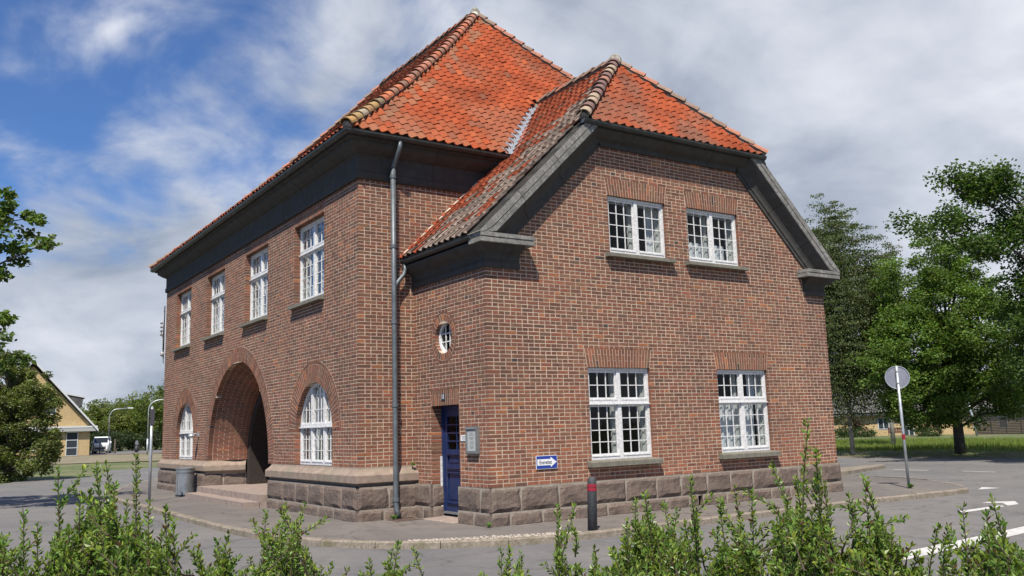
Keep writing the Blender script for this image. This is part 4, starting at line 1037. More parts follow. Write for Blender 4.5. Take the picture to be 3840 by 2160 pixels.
def arch_window(w, c, r, zb, zs, dep, solo=True):
    fr = MB(); N_ = 30; t = .055
    def cs(rr, a): return (c+rr*math.cos(a), zs+rr*math.sin(a))
    for i in range(N_):
        a0, a1 = PI*i/N_, PI*(i+1)/N_; o0, o1, i0, i1 = cs(r, a0), cs(r, a1), cs(r-t*1.25, a0), cs(r-t*1.25, a1)
        fr.hexa([w.P(*i0, -dep+.02), w.P(*o0, -dep+.02), w.P(*o0, -dep-.07), w.P(*i0, -dep-.07), w.P(*i1, -dep+.02), w.P(*o1, -dep+.02), w.P(*o1, -dep-.07), w.P(*i1, -dep-.07)])
    s0, s1 = c-r+.003, c+r-.003
    for (a, b) in ((s0, s0+t), (s1-t, s1)): wbox(fr, w, a, b, zb, zs, dep-.02, dep+.07)
    wbox(fr, w, s0+t, s1-t, zb, zb+.06, dep-.03, dep+.07)
    rin = r-t*1.25
    def ztop(s, R=rin): return zs+math.sqrt(max(0.0004, R*R-(s-c)**2))
    tz = zb+.80; m1, m2 = c-r*.335, c+r*.335
    for m in (m1, m2): wbox(fr, w, m-.045, m+.045, zb+.06, ztop(m)-.0+.01, dep-.028, dep+.05)
    wbox(fr, w, s0+t, s1-t, tz-.035, tz+.03, dep-.035, dep+.06); wbox(fr, w, s0+.0, s1-.0, tz-.05, tz-.03, dep-.06, dep)
    win = fr.build('window', M_WHITE, B); bars = MB(); PN = []; g = .0088
    zr = [zb+.06+(tz-.05-zb-.06)*k/3 for k in range(4)]; H = (tz-.05-zb-.06)/3
    zu = [tz+.03+.27*k for k in range(5)]
    for (a, b) in ((s0+t, m1-.045), (m1+.045, m2-.045), (m2+.045, s1-t)):
        for q in (a, b): wbox(bars, w, (q if q == a else q-.03), (q+.03 if q == a else q), zb+.065, tz-.052, dep-.002, dep+.03)
        wbox(bars, w, a+.03, b-.03, zb+.063, zb+.105, dep-.008, dep+.035); wbox(bars, w, a+.005, b-.005, zb+.06, zb+.08, dep-.04, dep)
        wbox(bars, w, a, b, tz+.031, tz+.066, dep-.008, dep+.035)
        xs_ = [a+.03+(b-a-.06)*k/3 for k in range(4)]
        for k in (1, 2):
            wbox(bars, w, xs_[k]-g, xs_[k]+g, zb+.1, tz-.05, dep+.008, dep+.024); wbox(bars, w, xs_[k]-g, xs_[k]+g, tz+.06, max(tz+.07, ztop(xs_[k])), dep+.008, dep+.024)
        for k in (1, 2): wbox(bars, w, a+.03, b-.03, zr[k]-g+.001, zr[k]+g-.001, dep+.0095, dep+.0225)
        for zl in (zu[1]+.02, zu[2]+.06):
            hw = math.sqrt(max(0, rin*rin-max(0, zl-zs)**2)); p, q = max(a, c-hw), min(b, c+hw)
            if q-p > .05: wbox(bars, w, p, q, zl-g+.001, zl+g-.001, dep+.0095, dep+.0225)
        lev = [tz+.06, zu[1]+.02, zu[2]+.06, zs+r]
        for i in range(3):
            for k in range(3): PN.append([(xs_[i], zr[k]), (xs_[i+1], zr[k]), (xs_[i+1], zr[k+1]), (xs_[i], zr[k+1])])
            for k in range(3):
                lo = lev[k]; up = [(s, min(lev[k+1], ztop(s, r-.03))) for s in np.linspace(xs_[i+1], xs_[i], 5)]
                if max(z for _, z in up) < lo+.03: continue
                PN.append([(xs_[i], lo), (xs_[i+1], lo)]+[(s, max(lo+.002, z)) for s, z in up])
    bars.build('sash', M_WHITE, win)
    for q in PN: pane(w, q, dep+.02, win, solo)
    for (a, b) in ((c-.92, c-.78), (c+.74, c+.9)):
        mb = MB(); V = []
        for i in range(15): s = a+(b-a)*i/14; dd = dep+.3+.02*math.sin(i*1.8); V += [w.P(s, zb, -dd), w.P(s, min(2.3, ztop(s)), -dd)]
        mb.mesh(V, [(2*i, 2*i+2, 2*i+3, 2*i+1) for i in range(14)]); mb.build('curtain', M_CURT, win, smooth=True)
    return win
arch_window(WA, ARW[0][0], ARW[0][1], ZCAP+.005, AZS, .13, True)
arch_window(WA, ARW[1][0], ARW[1][1], ZCAP+.005, AZS, .13, False)
# round window
fr = MB(); N_ = 36
for i in range(N_):
    a0, a1 = 2*PI*i/N_, 2*PI*(i+1)/N_; f = lambda r, a: (RWC+r*math.cos(a), RWZ+r*math.sin(a)); o0, o1, i0, i1 = f(RWR, a0), f(RWR, a1), f(RWR-.05, a0), f(RWR-.05, a1)
    fr.hexa([WC.P(*i0, -.085), WC.P(*o0, -.075), WC.P(*o0, -.2), WC.P(*i0, -.13), WC.P(*i1, -.085), WC.P(*o1, -.075), WC.P(*o1, -.2), WC.P(*i1, -.13)])
rw = fr.build('round_window', M_WHITE, B); bars = MB(); hb = RWR-.05
for k in (-.075, .075):
    h = math.sqrt(hb*hb-k*k); wbox(bars, WC, RWC+k-.011, RWC+k+.011, RWZ-h, RWZ+h, .092, .112); wbox(bars, WC, RWC-h, RWC+h, RWZ+k-.010, RWZ+k+.010, .094, .110)
bars.build('sash', M_WHITE, rw)
ed = [-hb, -.075, .075, hb]
for i in range(3):
    for k in range(3):
        q = [(ed[i], ed[k]), (ed[i+1], ed[k]), (ed[i+1], ed[k+1]), (ed[i], ed[k+1])]; q = [(x*min(1, hb/max(1e-6, math.hypot(x, z))), z*min(1, hb/max(1e-6, math.hypot(x, z)))) for x, z in q]
        pane(WC, [(RWC+x, RWZ+z) for x, z in q], .103, rw)
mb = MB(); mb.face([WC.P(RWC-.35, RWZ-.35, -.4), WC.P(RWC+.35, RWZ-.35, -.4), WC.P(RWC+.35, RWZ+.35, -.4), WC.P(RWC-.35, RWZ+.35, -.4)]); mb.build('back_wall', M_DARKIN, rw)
tag(SPARE.build('pane_field', M_GLASS, B), kind='stuff')

# ---- blue door
mb = MB(); d = .2
for (a, b, c, e) in ((DS0, DS0+.06, .05, DZ1), (DS1-.06, DS1, .05, DZ1), (DS0+.06, DS1-.06, DZ1-.07, DZ1)): wbox(mb, WC, a, b, c, e, d, d+.09)
for (a, b) in ((DS0+.06, DS0+.17), (DS1-.17, DS1-.06)): wbox(mb, WC, a, b, .1, DZ1-.07, d+.025, d+.07)
a, b = DS0+.17, DS1-.17
for (c, e) in ((.1, .30), (.84, .95), (1.11, 1.22), (DZ1-.2, DZ1-.07)): wbox(mb, WC, a, b, c, e, d+.025, d+.07)
door = mb.build('door', M_BLUE, B)
for (c, e) in ((.30, .84), (.95, 1.11)):
    mb = MB(); wbox(mb, WC, a, b, c, e, d+.05, d+.06); wbox(mb, WC, a+.05, b-.05, c+.04, e-.04, d+.036, d+.05); mb.build('door_panel', M_BLUE, door)
for zl in (.27, .80, .88, 1.13):
    mb = MB(); wbox(mb, WC, a-.01, b+.01, zl, zl+.028, d-.005, d+.025); mb.build('moulding', M_BLUE, door)
mb = MB(); g = .012; m = (a+b)/2
wbox(mb, WC, m-g, m+g, 1.22, DZ1-.2, d+.03, d+.06)
for k in range(1, 4): z = 1.22+(DZ1-.2-1.22)*k/4; wbox(mb, WC, a, b, z-g, z+g, d+.031, d+.059)
mb.build('glazing_bar', M_BLUE, door)
for i in range(2):
    for k in range(4):
        p0, p1 = (a, m) if i == 0 else (m, b); z0_ = 1.22+(DZ1-.2-1.22)*k/4; z1_ = 1.22+(DZ1-.2-1.22)*(k+1)/4; pane(WC, [(p0, z0_), (p1, z0_), (p1, z1_), (p0, z1_)], d+.045, door)
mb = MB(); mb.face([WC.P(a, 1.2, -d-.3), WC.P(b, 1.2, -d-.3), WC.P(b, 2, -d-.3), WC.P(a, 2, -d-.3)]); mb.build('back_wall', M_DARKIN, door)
mb = MB(); wbox(mb, WC, b-.16, b-.03, .985, 1.045, d+.02, d+.036); mb.build('letter_plate', speck('dull_brass', (.18, .12, .06), (.26, .18, .1), 10, .4, 0, metal=.7), door)
mb = MB(); wbox(mb, WC, DS0+.08, DS1-.08, .09, .125, d-.03, d+.03); mb.build('weather_bar', M_FRAME, door)
mb = MB(); mb.hexa([WC.P(DS0-.1, 0, .16), WC.P(DS1+.02, 0, .16), WC.P(DS1, 0, -.3), WC.P(DS0, 0, -.3), WC.P(DS0-.06, .018, .13), WC.P(DS1, .018, .13), WC.P(DS1, .055, -.3), WC.P(DS0, .055, -.3)]); mb.build('threshold', M_STEP, B)
mb = MB(); wbox(mb, WC, DS0, DS0+.018, .03, 1.1, .165, .2); mb.build('jamb_strip', M_WHITE, door)

# ================================================================== THINGS ON THE WALLS
def text_mesh(txt, size, mat, parent, P, X, Y, align='CENTER', xs=1.0, name='lettering', bold=0.0):
    cu = bpy.data.curves.new(name, 'FONT'); cu.body = txt; cu.size = size; cu.align_x = align; cu.align_y = 'CENTER'; cu.offset = bold
    tmp = bpy.data.objects.new('tmp', cu); COL.objects.link(tmp); dg = bpy.context.evaluated_depsgraph_get(); me = bpy.data.meshes.new_from_object(tmp.evaluated_get(dg)); bpy.data.objects.remove(tmp)
    X = Vector(X).normalized(); Y = Vector(Y).normalized(); Zv = X.cross(Y); P = Vector(P)
    for v in me.vertices: v.co = P+X*(v.co.x*xs)+Y*v.co.y+Zv*v.co.z
    me.name = name; me.materials.clear(); return link(name, me, mat, parent)
# one-way sign
s0, s1, z0, z1 = .90, 1.345, .865, 1.09
mb = MB(); wbox(mb, WG, s0, s1, z0, z1, -.022, -.012); sg = tag(mb.build('street_sign', M_SIGNW), 'blue one-way sign with white arrow on the brick gable', 'sign')
mb = MB(); wbox(mb, WG, s0+.008, s1-.008, z0+.008, z1-.008, -.0245, -.0225); mb.build('blue_field', M_SIGNB, sg)
cz = (z0+z1)/2; mb = MB(); A_ = [(s0+.022, cz-.052), (s0+.30, cz-.052), (s0+.30, cz-.085), (s1-.018, cz+.0), (s0+.30, cz+.085), (s0+.30, cz+.052), (s0+.022, cz+.052)]
mb.face([WG.P(s, z, .027) for s, z in A_]); mb.build('arrow', M_SIGNW, sg)
text_mesh('Ensrettet', .088, M_TEXT, sg, WG.P(s0+.192, cz-.002, .029), (1, 0, 0), (0, 0, 1), xs=.80, bold=.0012)
# notice case
s0, s1, z0, z1 = 1.96, 2.31, 1.165, 1.615
mb = MB(); t = .028
wbox(mb, WC, s0, s1, z0, z1, -.05, .0)
for (a, b, c, e) in ((s0, s0+t, z0, z1), (s1-t, s1, z0, z1), (s0+t, s1-t, z0, z0+t), (s0+t, s1-t, z1-t*1.3, z1)): wbox(mb, WC, a, b, c, e, -.07, -.05)
nb = tag(mb.build('notice_board', M_FRAME), 'grey metal notice case with a printed sheet right of the blue door', 'notice board')
mb = MB(); wbox(mb, WC, s0+t+.01, s1-t-.01, z0+t+.012, z1-t*1.3-.04, -.054, -.051); pp = mb.build('sheet', M_PAPER, nb)
mb = MB(); rs = random.Random(4); z = z1-.11
for k, wd in enumerate((.5, .3, .62, 0, .55, .5, .3, 0, .4, .52, .36, 0, .5, .45, .3)):
    if wd: cs = (s0+s1)/2+rs.uniform(-.01, .01); wbox(mb, WC, cs-wd*.13, cs+wd*.13, z, z+.0075, -.0552, -.0542)
    z -= .0185
mb.build('print', M_PAPERT, nb)
mb = MB(); wbox(mb, WC, s0+.005, s1-.005, z1-.045, z1-.012, -.0725, -.0705); mb.build('header', speck('header_grey', (.16, .17, .17), (.2, .21, .21), 20, .6, 0), nb)
# small white plate
mb = MB(); wbox(mb, WC, 1.70, 1.925, 1.372, 1.472, -.012, .004); pl_ = tag(mb.build('name_plate', M_SIGNW), 'small white plate between the blue door and the notice case', 'plate')
mb = MB()
for k, wd in enumerate((.16, .12, .15, .09)): wbox(mb, WC, 1.8125-wd/2, 1.8125+wd/2, 1.448-k*.02, 1.455-k*.02, -.0135, -.0122)
mb.build('print', M_PAPERT, pl_)
# house number
mb = MB(); wbox(mb, WC, 1.045, 1.165, 2.095, 2.215, -.012, .004); hn = tag(mb.build('house_number', plain('number_navy', (.02, .03, .055), .4)), 'small dark house number plate above the blue door', 'plate')
text_mesh('11', .115, M_SIGNW, hn, WC.P(1.105, 2.158, .0135), (0, -1, 0), (0, 0, 1), xs=1.0, bold=.004)
# wall lamp beside the small arched window
wl = thing('wall_lamp', 'small grey wall lamp between the left arched window and the portal', 'lamp', (0, 10.95, 1.66))
mb = MB(); mb.box(-.03, 0, -.05, .05, -.06, .06); mb.build('back_plate', M_GALV, wl)
mb = MB(); mb.tube([(-.02, 0, .0), (-.12, 0, .02), (-.2, 0, .0)], .015, 8); mb.build('arm', M_GALV, wl)
mb = MB(); mb.lathe([(.0, .03), (.07, .02), (.10, -.03), (.105, -.06), (.085, -.06)], (-.2, 0), 16); mb.build('lamp_shade', M_GALV, wl, smooth=True)
mb = MB(); mb.lathe([(.07, -.055), (.06, -.09), (.0, -.105)], (-.2, 0), 14); mb.build('globe', plain('opal', (.8, .8, .78), .3), wl, smooth=True)
# old line bracket on the far corner
ib = thing('insulator_bracket', 'rusty line bracket with pale insulators on the far left corner of the wall', 'bracket', (0, L, 0))
mb = MB(); mb.box(-.06, -.03, .02, .06, 4.15, 5.9); mb.tube([(-.04, .03, 5.75), (-.04, .18, 5.75)], .015, 6); mb.tube([(-.04, .03, 4.5), (-.04, .2, 4.5)], .02, 6); mb.tube([(-.05, .05, 4.8), (-.05, .42, 5.05)], .02, 6); mb.build('bracket', speck('rusty_steel', (.06, .045, .04), (.12, .085, .07), 12, .8, .2), ib)
for k in range(4):
    mb = MB(); zc = 4.98+k*.13; mb.lathe([(.0, zc+.05), (.035, zc+.045), (.05, zc+.01), (.03, zc), (.045, zc-.03), (.0, zc-.035)], (-.05, .42), 10); mb.build('insulator', plain('porcelain', (.3, .3, .31), .4) if k == 0 else MATS['porcelain'], ib, smooth=True)
mb = MB(); mb.lathe([(0, 4.4), (.05, 4.38), (.07, 4.3), (.05, 4.24), (0, 4.23)], (-.08, .05), 10); mb.build('insulator', MATS['porcelain'], ib, smooth=True)
mb = MB(); mb.tube([(-.05, .0, 5.6), (-.09, -.06, 5.2), (-.09, -.04, 4.8), (-.07, .02, 4.4), (-.05, .0, 4.0)], .012, 6); mb.build('cable', M_BLACKP, ib)
# weeds at the foot of the wall
def weed(x, y, z, n, s, label):
    mb = MB()
    for k in range(n):
        a = random.random()*2*PI; l = s*random.uniform(.5, 1); h = s*random.uniform(.4, 1.1); c = (random.uniform(.06, .12), random.uniform(.14, .24), .03, 1)
        p = Vector((x, y, z)); t = p+Vector((math.cos(a)*l, math.sin(a)*l, h)); sd = Vector((-math.sin(a), math.cos(a), 0))*l*.28; m = (p+t)/2+Vector((0, 0, h*.2))
        mb.face([p, m+sd, t, m-sd], c)
    return tag(mb.build('weed', M_LEAF, colors=True), label, 'weed')
weed(.54, -.28, .005, 16, .09, 'small green weed on the drain cover by the downpipe'); weed(1.05, -.09, .93, 18, .07, 'weed growing on the sandstone ledge in the wall corner'); weed(1.02, -2.73, .0, 12, .09, 'weed at the foot of the wing corner'); weed(11.52, -3.4, .0, 20, .12, 'tuft of weed round the foot of the round sign')

# ================================================================== STREET FURNITURE
bo = thing('bollard', 'dark grey bollard with a red band on the kerb before the gable', 'bollard', (1.93, -4.22, 0))
mb = MB(); mb.lathe([(.0, .80), (.03, .797), (.055, .78), (.068, .745), (.07, .70), (.074, 0), (.0, -.02)], (0, 0), 20); o = mb.build('post', M_BOLL, bo, smooth=True); o.rotation_euler = (0, math.radians(2.2), 0)
for z in (.605, .66):
    mb = MB(); mb.lathe([(.0715, z-.025), (.0745, z-.022), (.0745, z+.022), (.0715, z+.025)], (0, 0), 20); o = mb.build('reflector_band', M_RED, bo, smooth=False); o.rotation_euler = (0, math.radians(2.2), 0)
sp_ = thing('sign_post', 'galvanised post with the grey back of a round traffic sign', 'sign', (11.55, -3.35, 0))
mb = MB(); mb.tube([(0, 0, -.02), (-.02, 0, 1.3), (-.03, .0, 2.68)], .031, 14); mb.build('post', M_GALV, sp_, smooth=True)
fx = Vector((-.80, -.60, 0)); rt = Vector((.60, -.80, 0)); cc = Vector((-.03, 0, 2.43))+Vector((.80, .60, 0))*.05
mb = MB(); V = []; n = 40
for (r, dd) in ((.0, .0), (.235, .0), (.25, .012), (.25, -.012), (.0, -.012)):
    for k in range(n): a = 2*PI*k/n; V.append(cc+rt*math.cos(a)*r+Vector((0, 0, 1))*math.sin(a)*r+fx*dd)
mb.mesh(V, [(i*n+k, i*n+(k+1) % n, (i+1)*n+(k+1) % n, (i+1)*n+k) for i in range(4) for k in range(n)]); mb.build('sign_disc', speck('sign_back_grey', (.17, .175, .215), (.22, .225, .27), 8, .5, 0, metal=.2), sp_)
mb = MB(); V = []
for (r, dd) in ((.245, .014), (.258, .014), (.258, -.014), (.245, -.014)):
    for k in range(n): a = 2*PI*k/n; V.append(cc+rt*math.cos(a)*r+Vector((0, 0, 1))*math.sin(a)*r+fx*dd)
mb.mesh(V, [(i*n+k, i*n+(k+1) % n, (i+1)*n+(k+1) % n, (i+1)*n+k) for i in range(3) for k in range(n)]); mb.build('rim', M_GALV, sp_)
mb = MB(); mb.lathe([(.031, 1.06), (.036, 1.06), (.036, 1.17), (.031, 1.17)], (-.017, 0), 14); mb.build('red_band', M_RED, sp_)
for z in (2.3, 2.56):
    mb = MB(); mb.lathe([(.031, z-.015), (.04, z-.015), (.04, z+.015), (.031, z+.015)], (-.027, 0), 14); mb.build('clamp', M_GALV, sp_)
gp = thing('steel_pole', 'thin galvanised pole on the pavement edge left of the building', 'pole', (-1.63, 9.24, 0))
mb = MB(); mb.tube([(0, 0, -.02), (.0, 0, 2.38)], .036, 12); mb.build('post', M_GALV, gp, smooth=True)
mb = MB(); mb.box(-.05, .05, -.06, -.035, 1.95, 2.33); mb.build('sign_edge', plain('sign_edge_dark', (.06, .055, .07), .5), gp)
mb = MB(); mb.lathe([(.036, 2.38), (.04, 2.39), (.0, 2.41)], (0, 0), 12); mb.build('cap', M_GALV, gp)
lb = thing('litter_bin', 'round grey metal litter bin standing against the plinth left of the portal', 'bin', (-.42, 10.62, 0))
mb = MB(); mb.lathe([(.0, .03), (.235, .03), (.24, .05), (.24, .66)], (0, 0), 32); mb.build('body', M_BIN, lb, smooth=False)
mb = MB(); mb.lathe([(.245, .63), (.252, .635), (.252, .70), (.245, .705), (.225, .70)], (0, 0), 32); mb.build('lid_rim', M_BIN, lb)
mb = MB(); mb.lathe([(.24, .715), (.255, .72), (.255, .755), (.2, .765), (.0, .77)], (0, 0), 32); mb.build('lid', M_BIN, lb)
mb = MB(); mb.lathe([(.24, .0), (.247, .005), (.247, .045), (.24, .05)], (0, 0), 32); mb.build('base_ring', M_BLACKP, lb)
mb = MB(); mb.box(-.243, -.232, -.10, -.085, .08, .62); mb.box(-.215, -.195, -.145, -.13, .08, .62); mb.build('seam', M_GALV, lb)
mb = MB(); mb.box(-.17, -.05, .2, .262, .0, .22); mb.tube([(-.14, .24, .2), (-.15, .25, .30)], .02, 8); mb.build('ash_box', M_BLACKP, lb)

# ================================================================== TREES AND SHRUBS
def leaf_quads(C_, N_, size, rs, asp=.55, fold=.25, tint=(.06, .1, .02), var=.35, updir=None):
    """C_ (n,3) centres -> folded leaf of two triangles each; returns verts, faces, colours"""
    n = len(C_); d = N_/np.linalg.norm(N_, axis=1, keepdims=True); r = rs.normal(size=(n, 3)); s = np.cross(d, r); s /= np.linalg.norm(s, axis=1, keepdims=True)+1e-9
    up = np.cross(s, d); sz = size*rs.uniform(.65, 1.25, (n, 1)); a = C_-d*sz*.5; b = C_+d*sz*.5; m1 = C_+s*sz*asp*.5+up*sz*fold*.3; m2 = C_-s*sz*asp*.5+up*sz*fold*.3
    V = np.stack([a, m1, b, m2], 1).reshape(-1, 3); i = np.arange(n)[:, None]*4; F = np.concatenate([i+np.array([[0, 1, 2]]), i+np.array([[0, 2, 3]])], 1).reshape(-1, 3)
    k = rs.uniform(1-var, 1+var, (n, 1)); hue = rs.uniform(-.16, .16, (n, 1)); t = np.array(tint)[None, :]*k; t = t*np.concatenate([1+hue*1.2, 1+0*hue, 1-hue], 1)
    return V, F, np.repeat(np.clip(t, .004, 1), 2, axis=0)
def leaf_object(name, V, F, Cc, mat, parent=None, origin=None):
    me = bpy.data.meshes.new(name); n = len(F)
    if origin is not None: V = V-np.array(origin)
    me.vertices.add(len(V)); me.vertices.foreach_set('co', V.astype(np.float32).ravel()); me.loops.add(n*3); me.loops.foreach_set('vertex_index', F.astype(np.int32).ravel())
    me.polygons.add(n); me.polygons.foreach_set('loop_start', np.arange(0, n*3, 3, dtype=np.int32)); me.polygons.foreach_set('loop_total', np.full(n, 3, dtype=np.int32)); me.update(calc_edges=True)
    at = me.attributes.new('col', 'FLOAT_COLOR', 'FACE'); at.data.foreach_set('color', np.concatenate([Cc, np.ones((n, 1))], 1).astype(np.float32).ravel())
    return link(name, me, mat, parent)
def tree(name, label, base, lobes, nclump, nleaf, leaf, tint, trunk_r, seed, group=None, clump_r=(.35, .75), mat_bark=None, droop=0.0, hang=1.0, trunk_top=.75, shell=.5, flat=.75, limbs=26, lean=(0, 0), asp=.6):
    """lobes: (dx,dy,dz,rx,ry,rz) ellipsoids; leaves sit in clumps spread through them"""
    rs = np.random.default_rng(seed); T = thing(name, label, 'tree' if 'shrub' not in name else 'shrub', base, group=group); cs = []; ls = np.array(lobes, float); vol = ls[:, 3]*ls[:, 4]*ls[:, 5]; vol = vol**.8; pr_l = vol/vol.sum()
    for q in rs.choice(len(lobes), nclump, p=pr_l):
        v = rs.normal(size=3); v /= np.linalg.norm(v); rad = shell+(1-shell)*rs.random()**.6 if rs.random() < .75 else rs.random(); cs.append(ls[q, :3]+v*ls[q, 3:]*rad*rs.uniform(.86, 1.08))
    cs = np.array(cs); cr = rs.uniform(*clump_r, len(cs)); per = max(4, nleaf//nclump); w = rs.normal(size=(len(cs), per, 3)); w /= np.linalg.norm(w, axis=2, keepdims=True); w *= rs.random((len(cs), per, 1))**.45
    w[:, :, 2] *= flat*hang; w[:, :, 2] -= (np.abs(w[:, :, 2])*droop)
    Pn = (cs[:, None, :]+w*cr[:, None, None]).reshape(-1, 3); Nn = rs.normal(size=Pn.shape)*np.array([1, 1, .55])+np.array([0, 0, -droop*1.6]); V, F, Cc = leaf_quads(Pn, Nn, leaf, rs, asp, .3, tint, .34)
    ct = np.repeat(rs.uniform(.72, 1.28, len(cs)), per*2)[:, None]; leaf_object('crown', V, F, Cc*ct, M_LEAF, T)
    mb = MB(); top = ls[:, 2].max()*trunk_top+ls[:, 5].max()*.2; tp = [(lean[0]*k*k, lean[1]*k*k, top*k) for k in (0, .25, .5, .75, 1)]; mb.tube(tp, [trunk_r, trunk_r*.8, trunk_r*.62, trunk_r*.42, trunk_r*.15], 9); mb.build('trunk', mat_bark or M_BARK, T, smooth=True)
    mb = MB()
    for q in rs.choice(len(cs), min(limbs, len(cs)), replace=False):
        e = cs[q]; zf = max(.12*top, min(top*.95, e[2]*rs.uniform(.45, .8))); k = zf/top; s_ = np.array([lean[0]*k*k, lean[1]*k*k, zf]); m = (s_+e)/2+np.array([0, 0, .12*np.linalg.norm(e-s_)]); r_ = trunk_r*.34*(1-.5*k); mb.tube([s_, m, e], [r_, r_*.6, r_*.18], 6)
    mb.build('limb', mat_bark or M_BARK, T, smooth=True); return T
def gz(x, y): return float(terrain_z(x, y))
def at(u, v, dist):
    """ground point under a photo column at a given distance (used for real-size placing)"""
    d = F0+(u-1920)/FPX*RV+(1080-v)/FPX*UV; d = d/math.hypot(d[0], d[1]); return CX+d[0]*dist, CY+d[1]*dist, CZ+d[2]*dist
def place(u, dist): x, y, z = at(u, 1600, dist); return (x, y, gz(x, y))
def hgt(u, v, dist): return at(u, v, dist)[2]

def RS(l): return [(x*.88, y*.88, 1.57+(z-1.57)*.85, a*.9, b*.9, c*.88) for (x, y, z, a, b, c) in l]
# right: weeping birch, round maple, tall maple at the picture edge, slim birch between them
GR = 'trees on the lawn beyond the cross road'
b_ = place(3190, 42); tree('birch_tree', 'tall weeping birch with thin hanging twigs behind the gable corner', b_, RS([(0, 0, 8.0, 2.3, 2.3, 4.6), (.2, .5, 11.2, 1.5, 1.5, 2.4), (-.7, -.5, 6.0, 1.8, 1.8, 3.4), (1.2, -1.2, 7.8, 1.2, 1.2, 3.6), (-1.6, .6, 9.5, 1.0, 1.0, 3.0), (1.7, -1.6, 5.6, 1.0, 1.0, 2.6), (-.2, .1, 4.3, 1.9, 1.9, 1.6)]), 760, 125000, .085, (.078, .102, .036), .11, 21, GR, (.28, .55), M_BIRCHB, droop=.9, hang=3.0, shell=.35, flat=1.0, asp=.7)
b_ = place(3345, 52); tree('birch_tree', 'slim open birch standing between the weeping birch and the round maple', b_, RS([(0, 0, 8.2, 1.3, 1.3, 3.6), (.4, -.3, 11.3, .8, .8, 1.8), (-.6, .3, 5.6, 1.2, 1.2, 2.4)]), 200, 22000, .10, (.08, .095, .04), .13, 22, GR, (.28, .5), M_BIRCHB, droop=.8, hang=2.2, shell=.4, flat=1.0)
b_ = place(3592, 40); tree('maple_tree', 'round bright green maple on the lawn left of the tall maple', b_, RS([(0, 0, 5.6, 3.1, 3.1, 3.3), (-.4, .6, 7.6, 2.2, 2.2, 2.3), (-1.2, 1.0, 4.0, 2.7, 2.7, 2.5), (1.6, -1.4, 4.4, 2.7, 2.7, 2.9), (0, 0, 2.4, 3.0, 3.0, 1.5), (-1.5, .8, 2.2, 1.8, 1.8, 1.0), (.4, -.4, 8.7, 1.3, 1.3, 1.4)]), 800, 120000, .115, (.095, .16, .027), .22, 23, GR, (.32, .62), shell=.72, flat=.6)
b_ = place(4085, 34); x, y, z = b_; bx = Vector(RV[:2]).normalized()
def loc(r, dpt, zz, *rr): return (bx.x*r-bx.y*dpt, bx.y*r+bx.x*dpt, zz, *rr)
tree('maple_tree', 'tall dark maple with spreading boughs at the right edge', b_, RS([loc(.2, 0, 7.0, 1.9, 2.4, 1.6), loc(-2.7, 0, 10.5, 1.3, 1.2, .65), loc(-4.2, .2, 9.1, 1.3, .8, .5), loc(-5.4, .2, 9.2, .9, .5, .3), loc(-2.9, 0, 8.1, 1.3, 1.1, .40), loc(-1.0, 0, 9.0, 1.5, 1.5, .8), loc(-.6, .3, 5.2, 1.7, 1.9, 1.1), loc(.5, 0, 10.6, 1.6, 1.8, .8), loc(-3.9, 0, 10.9, .8, .7, .33), loc(-.4, .2, 3.4, 1.8, 2.0, 1.0), loc(1.5, 0, 8, 2, 2, 2.4)]), 760, 78000, .13, (.06, .108, .02), .3, 24, GR, (.3, .7), shell=.4, flat=.85, limbs=80)
# left: dense dark tree by the road and a bough of a nearer one
b_ = place(40, 46); tree('hawthorn_tree', 'dense dark bushy tree by the road in front of the yellow house', b_, [loc(.1, 0, 2.7, 1.8, 1.7, 2.0), loc(-1.6, 0, 3.6, 2.2, 2.0, 2.6), loc(.95, 0, 2.0, 1.25, 1.4, 1.4), loc(.75, 0, 4.3, 1.1, 1.0, .55), loc(-.2, 0, 5.3, .9, .9, .5), loc(1.2, 0, 3.4, 1.1, .9, .35), loc(-.4, 0, 1.1, 2.5, 1.7, 1.1), loc(-3.4, .5, 3.4, 2.4, 2.0, 2.8)], 640, 64000, .13, (.11, .135, .036), .16, 25, None, (.22, .42), shell=.72, flat=.8, limbs=70)
b_ = place(-490, 27); tree('lime_tree', 'tree whose leafy bough reaches in from the left edge', b_, [loc(0, 0, 6.8, 2.3, 2.0, 2.6), loc(2.3, 0, 7.0, 1.4, 1.0, .8), loc(3.6, 0, 6.9, .8, .6, .4), loc(2.3, 0, 6.2, 1.1, .8, .5), loc(1.9, 0, 5.5, 1.1, .8, .4), loc(3.0, 0, 4.6, .8, .7, .45), loc(-1, 0, 4.6, 1.8, 1.8, 1.6), loc(2.8, 0, 3.7, .8, .7, .4), loc(3.2, 0, 7.6, .8, .7, .5)], 300, 22000, .16, (.09, .145, .03), .25, 26, None, (.2, .42), shell=.55, flat=.6, limbs=40)
